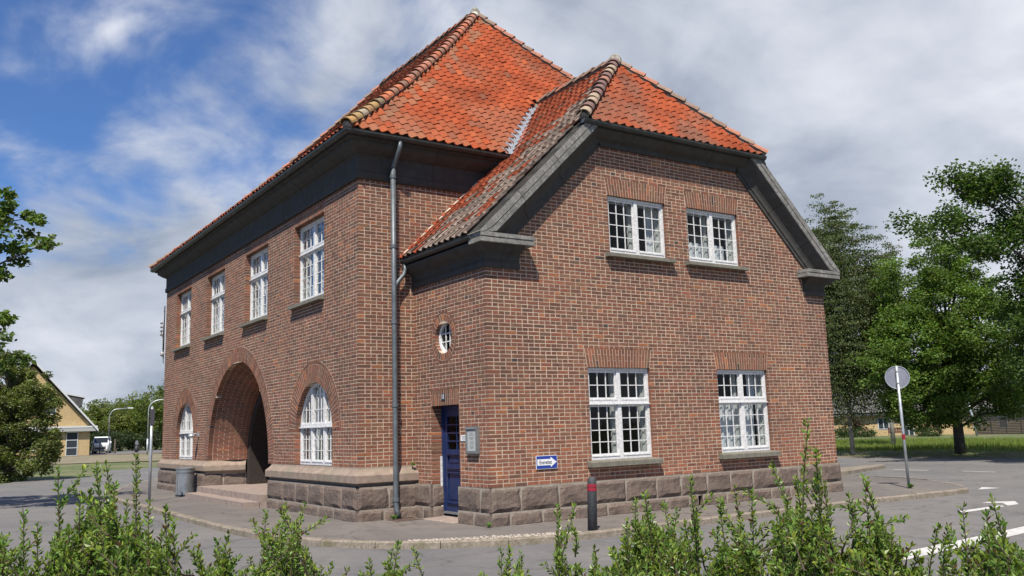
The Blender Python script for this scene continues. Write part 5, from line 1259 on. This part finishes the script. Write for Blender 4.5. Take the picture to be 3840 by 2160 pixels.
# shadow-casting street trees behind the camera are outside the frame; the far row on the left is individual trees
for k in range(13):
    u = 250+k*34+random.uniform(-8, 8); dd = 150+random.uniform(-12, 25); p = place(u, dd); h = [6.8, 7.4, 8.6, 9.0, 9.3, 9.1, 8.8, 8.6, 8.9, 9.6, 10.5, 12.0, 12.5][k]; w_ = random.uniform(2.6, 3.6)
    tn = [(.12, .145, .03), (.13, .16, .028), (.10, .135, .028), (.12, .14, .045)][k % 4]
    tree('far_tree', ['pale green tree in the row behind the far road, %s', 'bushy tree in the row behind the far road, %s'][k % 2] % ['leftmost, half behind the yellow gable', 'next to the yellow gable', 'above the white van', 'right of the white van', 'behind the curved lamp head', 'right of the curved lamp head', 'seventh from the yellow gable', 'eighth from the yellow gable', 'ninth from the yellow gable', 'left of the thin steel pole', 'behind the thin steel pole', 'right of the thin steel pole', 'touching the brick building'][k], p, [(0, 0, h*.55, w_, w_, h*.40), (w_*.5, .5, h*.4, w_*.8, w_*.8, h*.33), (-w_*.5, 0, h*.42, w_*.8, w_*.8, h*.33)], 150, 5200, .34, tn, .16, 40+k, 'row of trees behind the far road', (.5, 1.0), shell=.6, limbs=12)
for k in range(5):
    u = 340+k*62; p = place(u, 132+random.uniform(-4, 4)); tree('far_shrub', ['dark green shrub beside the yellow house, behind the van', 'dark green shrub above the van roof', 'low dark shrub right of the van', 'low brownish shrub left of the thin pole', 'dark low shrub behind the thin pole'][k], p, [(0, 0, 1.5, 2.3, 2, 1.5), (1.2, 0, 1.3, 1.6, 1.6, 1.2)], 70, 2600, .24, (.03, .048, .016), .08, 70+k, 'dark shrubs along the far road', (.35, .7), shell=.6, limbs=6)
# tree belt behind the long yellow house
for k in range(7):
    u = 2880+k*170; p = place(u, 118+random.uniform(-5, 8)); h = random.uniform(7, 9)
    tree('belt_tree', ['dark tree behind the long house, hidden by the gable', 'dark tree behind the long house at the gable corner', 'dark tree above the chimney of the long house', 'dark tree above the ridge, behind the round sign', 'dark tree behind the round maple', 'dark tree behind the fence', 'dark tree behind the house at the right edge'][k], p, [(0, 0, h*.55, 3.6, 3.6, h*.42), (2, 0, h*.45, 2.6, 2.6, h*.36)], 130, 5000, .3, (.04, .065, .016), .2, 80+k, 'trees behind the long house', (.5, .9), shell=.6, limbs=10)

# ================================================================== FAR HOUSES
M_YB = speck('yellow_brick', (.34, .245, .12), (.43, .315, .165), 7, .9, .2, .01, 1.2, (.43, .32, .17))
M_DROOF = speck('dark_roofing', (.045, .045, .047), (.09, .09, .092), 2.2, .9, .3, .03)
M_GROOF = speck('grey_roofing', (.075, .073, .072), (.14, .135, .13), 1.6, .9, .4, .04)
M_WTRIM = plain('white_trim', (.5, .51, .52), .6); M_DGLASS = plain('dark_pane', (.035, .045, .055), .08); M_BRN = plain('brown_boards', (.07, .045, .035), .8)
def face_cam(x, y, extra=0.0): return math.atan2(CX-x, -(CY-y))*1.0+extra        # local -y looks at the camera
def hwin(parent, x0, x1, z0, z1, y, nx, nz, name='window'):
    mb = MB(); t = .07
    for k in range(nx+1): x = x0+(x1-x0-t)*k/nx; mb.box(x, x+t, y-.05, y+.03, z0, z1)
    for k in range(nz+1): z = z0+(z1-z0-t)*k/nz; mb.box(x0+t, x1-t, y-.045, y+.025, z, z+t)
    w = mb.build(name, M_WTRIM, parent)
    for i in range(nx):
        for k in range(nz):
            mb = MB(); a = x0+(x1-x0)*i/nx; b = x0+(x1-x0)*(i+1)/nx; c = z0+(z1-z0)*k/nz; e = z0+(z1-z0)*(k+1)/nz; mb.face([(a, y-.012, c), (b, y-.012, c), (b, y-.012, e), (a, y-.012, e)]); mb.build('pane', M_DGLASS, w)
    return w
hx, hy, hz = place(114, 108); yh = thing('yellow_house', 'yellow brick house with dark gabled roof and white bargeboards at the left', 'house', (hx, hy, hz), math.atan2(hx-CX, -(hx*0+CY-hy))*-1.0)
HW, HE, HA = 5.75, 3.35, 10.0
mb = MB(); mb.face([(-HW, 0, -.3), (HW, 0, -.3), (HW, 0, HE), (0, 0, HA-.35), (-HW, 0, HE)]); mb.face([(HW, 0, -.3), (HW, 16, -.3), (HW, 16, HE), (HW, 0, HE)]); mb.face([(-HW, 16, -.3), (-HW, 0, -.3), (-HW, 0, HE), (-HW, 16, HE)]); mb.build('wall', M_YB, yh)
mb = MB(); ov = .75; dz = (HA-HE)/HW*ov
for sg_ in (1, -1):
    mb.hexa([(sg_*(HW+ov), -.55, HE-dz), (0, -.55, HA), (0, 16.4, HA), (sg_*(HW+ov), 16.4, HE-dz), (sg_*(HW+ov), -.55, HE-dz+.25), (0, -.55, HA+.25), (0, 16.4, HA+.25), (sg_*(HW+ov), 16.4, HE-dz+.25)])
rf = mb.build('roof', M_DROOF, yh)
for sg_ in (1, -1):
    mb = MB(); mb.hexa([(sg_*(HW+ov+.05), -.66, HE-dz+.06), (sg_*(HW+ov+.05), -.56, HE-dz+.06), (0, -.56, HA+.06), (0, -.66, HA+.06), (sg_*(HW+ov+.05), -.66, HE-dz+.32), (sg_*(HW+ov+.05), -.56, HE-dz+.32), (0, -.56, HA+.34), (0, -.66, HA+.34)]); mb.build('bargeboard', M_WTRIM, rf)
mb = MB(); mb.box(-HW-.7, HW+.7, -.5, 0, HE-.75, HE-.35); mb.build('eaves_band', plain('band_grey', (.3, .31, .3), .7), yh); mb = MB(); mb.box(-HW-.72, HW+.72, -.53, 0.0, HE-.35, HE-.18); mb.build('eaves_band', M_WTRIM, yh)
hwin(yh, -.1, 2.35, 4.45, 6.3, 0, 2, 2); hwin(yh, -2.8, -.4, 4.45, 6.3, 0, 2, 2); hwin(yh, 3.45, 4.6, .0, 2.55, 0, 1, 3, 'door'); hwin(yh, -2.0, .6, .7, 2.3, 0, 2, 1)
dm = MB(); dm.hexa([(3.1, 3.2, HE+2.0), (5.0, 3.2, HE+2.0), (5.0, 6.5, HE+2.0), (3.1, 6.5, HE+2.0), (2.7, 3.2, HE+3.55), (5.1, 3.2, HE+3.0), (5.1, 6.5, HE+3.0), (2.7, 6.5, HE+3.55)]); o = dm.build('dormer', M_DROOF, rf)
mb = MB(); mb.hexa([(2.5, 3.1, HE+3.58), (5.3, 3.1, HE+2.98), (5.3, 6.7, HE+2.98), (2.5, 6.7, HE+3.58), (2.5, 3.1, HE+3.75), (5.3, 3.1, HE+3.15), (5.3, 6.7, HE+3.15), (2.5, 6.7, HE+3.75)]); mb.build('dormer_roof', M_WTRIM, rf)

lx, ly, _ = at(3300, 1600, 100); lz = -.46
lh = thing('long_house', 'long low yellow house with grey roof beyond the lawn at the right', 'house', (lx, ly, lz), -math.atan2(lx-CX, ly-CY))
mb = MB(); mb.face([(-14, 0, -.3), (17, 0, -.3), (17, 0, 2.35), (-14, 0, 2.35)]); mb.face([(17, 0, -.3), (17, 9, -.3), (17, 9, 2.35), (17, 0, 2.35)]); mb.face([(17, 0, 2.35), (17, 9, 2.35), (17, 4.5, 5.9)]); mb.build('wall', M_YB, lh)
mb = MB(); mb.hexa([(-14, -.5, 2.22), (17.4, -.5, 2.22), (17.4, 4.5, 6.3), (-14, 4.5, 6.3), (-14, -.5, 2.42), (17.4, -.5, 2.42), (17.4, 4.5, 6.5), (-14, 4.5, 6.5)]); mb.face([(-14, 4.5, 6.5), (17.4, 4.5, 6.5), (17.4, 9.5, 2.4), (-14, 9.5, 2.4)])
mb.hexa([(-14, -.52, 2.40), (.2, -.52, 2.40), (2.6, 4.2, 6.25), (-14, 4.2, 6.25), (-14, -.62, 2.50), (.2, -.62, 2.50), (2.6, 4.1, 6.4), (-14, 4.1, 6.4)]); rf = mb.build('roof', M_GROOF, lh)
mb = MB(); mb.tube([(.25, -.62, 2.50), (2.65, 4.1, 6.4)], .07, 6); mb.build('verge_strip', plain('pale_strip', (.4, .39, .37), .8), rf); mb = MB(); mb.box(.2, .5, 4.2, 4.5, 6.2, 7.3); mb.build('flue', M_WTRIM, rf)
mb = MB(); mb.box(-14, 17.4, -.56, -.5, 2.12, 2.26); mb.build('gutter', M_BLACKP, lh)
q = lambda x: (x/3.481+3100-3300)/33.2
for (x0, x1, z0, z1, nx, nz, nm) in ((100, 185, .35, 1.72, 1, 3, 'window'), (375, 462, .5, 1.75, 2, 1, 'window'), (675, 800, .75, 1.95, 2, 1, 'window'), (950, 1065, .0, 1.95, 2, 2, 'door'), (1690, 1760, .6, 1.7, 1, 1, 'window'), (1950, 2045, .6, 1.75, 1, 1, 'window'), (2285, 2400, .3, 1.75, 2, 1, 'window')): hwin(lh, q(x0), q(x1), z0, z1, 0, nx, nz, nm)
# bench, fence, post before it
bt = thing('garden_bench', 'dark red garden bench against the yellow wall behind the round sign', 'bench', (lx, ly, lz), lh.rotation_euler.z); xb = q(860); M_BEN = plain('red_brown_wood', (.09, .03, .022), .6)
for k in range(3): mb = MB(); mb.box(xb-.7, xb+.7, -1.25, -1.17, .45+k*.17, .56+k*.17); mb.build('backrest_slat', M_BEN, bt)
for k in range(7): mb = MB(); x = xb-.6+k*.2; mb.box(x-.03, x+.03, -1.2, -1.16, .42, .9); mb.build('spindle', M_BEN, bt)
mb = MB(); mb.box(xb-.7, xb+.7, -1.7, -1.2, .38, .44); mb.build('seat', M_BEN, bt)
for sx in (-.65, .65):
    for sy in (-1.65, -1.22): mb = MB(); mb.box(xb+sx-.04, xb+sx+.04, sy-.04, sy+.04, -.05, .9 if sy > -1.5 else .6); mb.build('leg', M_BEN, bt)
ft = thing('board_fence', 'dark stained board fence at the right in front of the long house', 'fence', (lx, ly, lz), lh.rotation_euler.z); M_FEN = speck('stained_boards', (.014, .013, .012), (.028, .026, .023), 5, .85, .2)
for k in range(11): mb = MB(); z = .05+k*.15; mb.box(q(1690), q(2420), -3.06, -3.0, z, z+.135); mb.build('board', M_FEN, ft)
for k in range(6): mb = MB(); x = q(1690+146*k); mb.box(x-.05, x+.05, -3.0, -2.9, -.1, 1.72); mb.build('fence_post', M_FEN, ft)
x, y, z = place(3660, 88); wp = thing('lamp_post', 'pale leaning post in front of the dark board fence', 'post', (x, y, z)); mb = MB(); mb.tube([(.0, 0, -.1), (-.15, .1, 1.6), (-.42, .25, 3.1)], .09, 8); mb.build('post', M_GALV, wp, smooth=True); mb = MB(); mb.tube([(-.42, .25, 3.05), (-.45, .27, 3.25)], .13, 8); mb.build('cap', M_GALV, wp)
for k, (u, lab, w_, h_) in enumerate(((3205, 'reddish rounded shrub by the left part of the long house', 1.2, 1.0), (3475, 'large reddish rounded shrub right of the bench', 1.6, 1.25))):
    p = place(u, 93); p = (p[0], p[1], lz); tree('copper_shrub', lab, p, [(0, 0, h_*.9, w_, w_, h_)], 60, 2600, .16, (.055, .028, .018), .06, 90+k, 'copper coloured shrubs', (.25, .45), shell=.6, limbs=6)
for k, (u, lab) in enumerate(((3150, 'low green shrub at the gable corner before the long house'), (3235, 'low green shrub under the second window of the long house'), (3475, 'low dark green shrub below the large reddish one'))):
    p = place(u, 91); p = (p[0], p[1], lz); tree('low_shrub', lab, p, [(0, 0, .5, 1.4, 1.2, .6)], 40, 1500, .15, (.035, .07, .015), .05, 95+k, 'low shrubs before the long house', (.2, .4), shell=.5, limbs=5)

# ================================================================== FAR STREET
def street_lamp(u, dist, h, arm, lab):
    x, y, z = place(u, dist); t = thing('street_lamp', lab, 'street lamp', (x, y, z), -math.atan2(x-CX, y-CY), group='curved street lamps on the far road'); mb = MB()
    mb.tube([(0, 0, -.1), (0, 0, 1.6)], .09, 10); mb.build('base', M_GALV, t, smooth=True)
    pts = [(0, 0, 1.5), (0, 0, h*.8)]+[(arm*.45*(1-math.cos(a)), 0, h*.8+(h*.2-.1)*math.sin(a)) for a in np.linspace(0.2, PI/2, 7)]+[(arm, 0, h)]; mb = MB(); mb.tube(pts, .05, 8); mb.build('arm', M_GALV, t, smooth=True)
    mb = MB(); mb.hexa([(arm-.05, -.12, h-.06), (arm+.55, -.1, h-.04), (arm+.55, .1, h-.04), (arm-.05, .12, h-.06), (arm-.05, -.08, h+.08), (arm+.5, -.06, h+.06), (arm+.5, .06, h+.06), (arm-.05, .08, h+.08)]); mb.build('lamp_head', M_GALV, t)
street_lamp(409, 116, 5.3, 2.0, 'curved lamp post with its arm above the white van'); street_lamp(555, 98, 5.6, 2.6, 'curved lamp post behind the thin steel pole, arm towards the building')
# white van
vx, vy, vz = place(385, 119); vt = thing('white_van', 'white minivan parked beside the yellow house', 'van', (vx, vy, .06), math.radians(-14)); M_VAN = plain('van_white', (.78, .79, .8), .3); M_VG = plain('van_glass', (.02, .024, .03), .08)
mb = MB()
secs = [(-2.3, .55, 1.0, .82), (-2.25, .35, 1.12, .9), (-1.35, .3, 1.22, .92), (-.75, .3, 1.92, .86), (-.3, .3, 1.98, .86), (2.1, .3, 1.96, .86), (2.4, .4, 1.75, .84)]
V = []
for (y, z0_, z1_, hw) in secs: V += [(-hw, y, z0_), (hw, y, z0_), (hw, y, (z0_+z1_)/2), (hw*.92, y, z1_), (-hw*.92, y, z1_), (-hw, y, (z0_+z1_)/2)]
Fc = [(i*6+k, i*6+(k+1) % 6, (i+1)*6+(k+1) % 6, (i+1)*6+k) for i in range(6) for k in range(6)]+[tuple(range(6)), tuple(range(36, 42))]; mb.mesh(V, Fc); mb.build('body', M_VAN, vt)
mb = MB(); mb.face([(-.76, -1.34, 1.26), (.76, -1.34, 1.26), (.7, -.83, 1.86), (-.7, -.83, 1.86)]); mb.build('windscreen', M_VG, vt)
for sx in (-1, 1):
    mb = MB(); mb.hexa([(sx*.905, -.9, 1.22), (sx*.915, .2, 1.22), (sx*.88, .2, 1.22), (sx*.88, -.9, 1.22), (sx*.84, -.55, 1.78), (sx*.84, .2, 1.78), (sx*.80, .2, 1.78), (sx*.80, -.55, 1.78)]); mb.build('side_window', M_VG, vt)
    mb = MB(); mb.box(sx*.5-.16*1, sx*.5+.16, -2.33, -2.2, .78, .95); mb.build('headlight', plain('lamp_glass', (.5, .52, .55), .1) if sx < 0 else MATS['lamp_glass'], vt)
    mb = MB(); mb.box(sx*1.0-.09, sx*1.0+.09, -.95, -.85, 1.2, 1.42); mb.build('mirror', M_VAN, vt)
    for yy in (-1.5, 1.45):
        mb = MB(); mb.tube([(sx*.68, yy, .31), (sx*.9, yy, .31)], .31, 18); wh = mb.build('wheel', M_BLACKP, vt); mb = MB(); mb.tube([(sx*.88, yy, .31), (sx*.915, yy, .31)], .18, 14); mb.build('rim', M_GALV, wh)
mb = MB(); mb.box(-.6, .6, -2.35, -2.25, .55, .74); mb.build('grille', M_BLACKP, vt); mb = MB(); mb.box(-.85, .85, -2.36, -2.1, .3, .52); mb.build('bumper', plain('bumper_grey', (.3, .3, .31), .5), vt)
for k, (u, dd, h, r, lab) in enumerate(((353, 112, 1.25, .06, 'thin dark post left of the white van'), (378, 112, 1.3, .06, 'thin dark post in front of the white van'), (434, 114, 1.65, .11, 'stout wooden post right of the white van'))):
    x, y, z = place(u, dd); mb = MB(); mb.lathe([(0, h), (r*.8, h-.01), (r, h-.06), (r, -.1)], (0, 0), 10); o = mb.build('roadside_post', M_BARK if k == 2 else M_BLACKP, smooth=True); o.location = (x, y, .06); tag(o, lab, 'post')
x, y, z = place(515, 112); t = thing('dog_bin', 'small dark bin on a post beside the far road', 'bin', (x, y, .05)); mb = MB(); mb.tube([(0, 0, 0), (0, 0, 1.3)], .04, 8); mb.build('post', M_GALV, t); mb = MB(); mb.lathe([(0, .85), (.2, .83), (.25, .4), (.22, .12), (0, .1)], (0, 0), 12); mb.build('sack', M_BLACKP, t, smooth=True); mb = MB(); mb.hexa([(-.18, -.1, .95), (.2, -.1, .95), (.2, .1, .95), (-.18, .1, .95), (-.1, -.08, 1.42), (.1, -.08, 1.42), (.1, .08, 1.42), (-.1, .08, 1.42)]); mb.build('hood', M_BIN, t)

# ================================================================== GRASS BEYOND THE CROSS ROAD
def blades(name, n, xr, yr, h, tint, seed, label, dens=None):
    rs = np.random.default_rng(seed); x = rs.uniform(*xr, n); y = rs.uniform(*yr, n); z = terrain_z(x, y); hh = h(x, y)*rs.uniform(.5, 1.2, n); a = rs.uniform(0, 2*PI, n); wd = .012+.02*hh; ln = rs.uniform(-.35, .35, (n, 2))*hh[:, None]
    P0 = np.stack([x-np.cos(a)*wd, y-np.sin(a)*wd, z-.02], 1); P1 = np.stack([x+np.cos(a)*wd, y+np.sin(a)*wd, z-.02], 1); P2 = np.stack([x+ln[:, 0], y+ln[:, 1], z+hh], 1); V = np.stack([P0, P1, P2], 1).reshape(-1, 3); F = np.arange(3*n).reshape(-1, 3)
    c = np.array(tint)[None, :]*rs.uniform(.65, 1.35, (n, 1))*np.stack([rs.uniform(.8, 1.35, n), np.ones(n), np.ones(n)], 1); return tag(leaf_object(name, V, F, c, M_LEAF), label, 'grass', kind='stuff')
blades('grass', 60000, (26.4, 48), (-8, 26), lambda x, y: (.06+.22*smooth(28.6, 30.2, x)*(.55+.45*np.sin(y*.9+x*.6)*np.sin(y*.23))), (.13, .19, .036), 5, 'rough grass bank along the far side of the cross road')
mb = MB(); ys_ = np.linspace(-30, 40, 60)
for i in range(59): j0, j1 = .25*math.sin(i*1.3)+.1*math.sin(i*3.1), .25*math.sin((i+1)*1.3)+.1*math.sin((i+1)*3.1); mb.face([(26.15, ys_[i], RZ+.006), (26.75+j0*.6, ys_[i], RZ+.05), (26.75+j1*.6, ys_[i+1], RZ+.05), (26.15, ys_[i+1], RZ+.006)])
struct(mb.build('road_verge', speck('verge_soil', (.09, .075, .05), (.17, .145, .1), 5, .95, .5)))

# ================================================================== HEDGE BUSHES IN THE FOREGROUND
def bush(label, tips, masses, dist, seed, rootu=None):
    rs = np.random.default_rng(seed); us = [t[0] for t in tips]+[m[0] for m in masses]+[m[1] for m in masses]; cu = rootu or float(np.mean(us)); bx_, by_, _ = at(cu, 2300, dist); base = np.array([bx_, by_, RZ]); T = thing('hedge_bush', label, 'bush', tuple(base), group='young hedge bushes in the foreground')
    PP_, NN_ = [], []; stems = MB(); fwd = np.array([F0[0], F0[1], 0]); fwd /= np.linalg.norm(fwd)
    def grow(p0, p1, lv0, node, rr, bow=.04):
        p0 = np.array(p0); p1 = np.array(p1); ln = np.linalg.norm(p1-p0); b = rs.normal(size=3)*bow*ln; pts = [p0+(p1-p0)*t+b*math.sin(PI*t) for t in np.linspace(0, 1, 6)]; stems.tube(pts, [rr*(1-.75*t) for t in np.linspace(0, 1, 6)], 5, cap=False)
        n = max(2, int(ln*(1-lv0)/node))
        for k in range(n+1):
            t = lv0+(1-lv0)*k/n; p = p0+(p1-p0)*t+b*math.sin(PI*t); d = (p1-p0)/ln; ang = k*1.9+rs.random()
            s = np.cross(d, [math.cos(ang), math.sin(ang), .3]); s /= np.linalg.norm(s)
            for sg_ in ((1, -1) if k < n else (1, -1, .3)):
                dr = d*rs.uniform(.45, 1.0)+s*sg_*rs.uniform(.5, .95)+rs.normal(size=3)*.12; dr /= np.linalg.norm(dr); PP_.append(p+dr*.013); NN_.append(dr)
    for (u, v) in tips:
        dd = dist+rs.uniform(-.25, .3); tip = np.array(at(u, v, dd)); root = base+rs.normal(size=3)*np.array([.12, .12, 0]); low = tip+(root-tip)*.5; low[:2] += (tip[:2]-low[:2])*rs.uniform(.25, .6)
        grow(root, low, 1.0, 1, .009); grow(low, tip, rs.uniform(.12, .28), .0098, .0055)
        for k in range(int(rs.integers(4, 8))):
            t = rs.uniform(.2, .85); p = low+(tip-low)*t; e = p+(tip-low)/np.linalg.norm(tip-low)*rs.uniform(.05, .12)+rs.normal(size=3)*np.array([.055, .055, .025]); grow(p, e, .1, .0095, .003)
    for (u0, u1, vt, n) in masses:
        for k in range(int(n*.86)):
            u = rs.uniform(u0+(u1-u0)*.05, u1-(u1-u0)*.05); e_ = 1-abs((u-(u0+u1)/2)/((u1-u0)/2)); v = vt+(1-e_**.6)*130+rs.random()**.8*260; dd = dist+rs.normal()*.17; e = np.array(at(u, v, dd)); dv = np.array([0, 0, 1.0])+rs.normal(size=3)*np.array([.55, .55, .25]); dv /= np.linalg.norm(dv); p = e-dv*rs.uniform(.07, .24); grow(p, e, rs.uniform(.02, .3), rs.uniform(.0080, .013), .0035, .09)
        for k in range(max(3, n//12)):
            u = rs.uniform(u0+(u1-u0)*.15, u1-(u1-u0)*.15); e = np.array(at(u, vt+rs.uniform(60, 200), dist+rs.normal()*.1)); grow(base+rs.normal(size=3)*np.array([.15, .15, 0]), e, 1.0, 1, .008)
    V, F, Cc = leaf_quads(np.array(PP_), np.array(NN_), 0.0245, rs, .44, .5, (.135, .205, .036), .42); yl = rs.random(len(PP_)) < .10; cc = Cc.reshape(-1, 2, 3); cc[yl] = cc[yl]*np.array([1.5, 1.25, 1.1]); br = rs.random(len(PP_)) < .04; cc[br] = np.array([.10, .055, .03]); leaf_object('foliage', V-base, F, cc.reshape(-1, 3), M_HLEAF, T); V2 = np.array([tuple(v) for v in stems.v])-base; stems.v = [tuple(v) for v in V2]; stems.build('stem', M_TWIG, T, smooth=True)
bush('wide leafy hedge bush at the lower left corner', [(89, 1920), (217, 1767), (360, 1750), (398, 1746), (510, 1717), (476, 1887), (559, 1891), (621, 1912), (650, 1958), (141, 1978), (300, 1880), (340, 1850), (430, 1820)], [(-80, 110, 1985, 70), (160, 560, 1925, 330), (450, 660, 1990, 120), (290, 470, 1850, 60)], 3.5, 301)
bush('leafy hedge bush below the entrance steps with a raised right side', [(1140, 1898), (1072, 1911), (997, 1927), (854, 2007), (815, 2030), (743, 2058), (1110, 1960)], [(740, 1040, 2055, 160), (985, 1165, 1935, 100)], 3.7, 302)
bush('low hedge bush in front of the blue door', [(1203, 2133), (1492, 2042), (1551, 2062), (1385, 2110), (1300, 2140), (1470, 2070)], [(1370, 1550, 2095, 60), (1210, 1300, 2160, 12)], 3.8, 303)
bush('low sprig of hedge right of the drain, left of the tall sprigs', [(1881, 2069), (1912, 2062), (1953, 2079), (1900, 2110)], [(1850, 2010, 2110, 46)], 3.7, 304)
bush('pair of tall thin hedge shoots in front of the bollard', [(2090, 1908), (2155, 1905), (2100, 2086), (2230, 2060)], [(2050, 2130, 2090, 26), (2130, 2300, 2080, 60)], 3.6, 305)
bush('full hedge bush just right of the bollard', [(2418, 1857), (2384, 1884), (2490, 1898), (2588, 1799), (2540, 1920), (2350, 1960), (2610, 1950)], [(2280, 2640, 1965, 300), (2370, 2500, 1895, 70)], 3.5, 306)
bush('hedge bush below the right ground-floor window', [(2754, 1834), (2819, 1852), (2700, 1900), (2780, 1960)], [(2640, 2900, 2010, 190)], 3.5, 307)
bush('tallest hedge bush, its shoot rising to the plinth corner', [(2896, 1745), (3030, 1585), (3090, 1820), (2985, 1800), (2950, 1870), (3060, 1700), (2930, 2000)], [(2890, 3130, 1880, 170), (2860, 3190, 2010, 170)], 3.4, 308)
bush('bushy hedge plant with one dark upright shoot at the right', [(3242, 1795), (3184, 1862), (3300, 1950), (3346, 1995), (3245, 1850)], [(3150, 3480, 1990, 210), (3190, 3300, 1930, 40)], 3.5, 309)
bush('sparse hedge sprigs over the white road line', [(3517, 1978), (3570, 1992), (3540, 2040), (3600, 2080)], [(3600, 3740, 2080, 50)], 3.5, 310)
bush('hedge bush in the lower right corner', [(3720, 1873), (3610, 1905), (3760, 1960), (3700, 1930)], [(3700, 3880, 2010, 120), (3670, 3780, 1940, 50)], 3.4, 311)
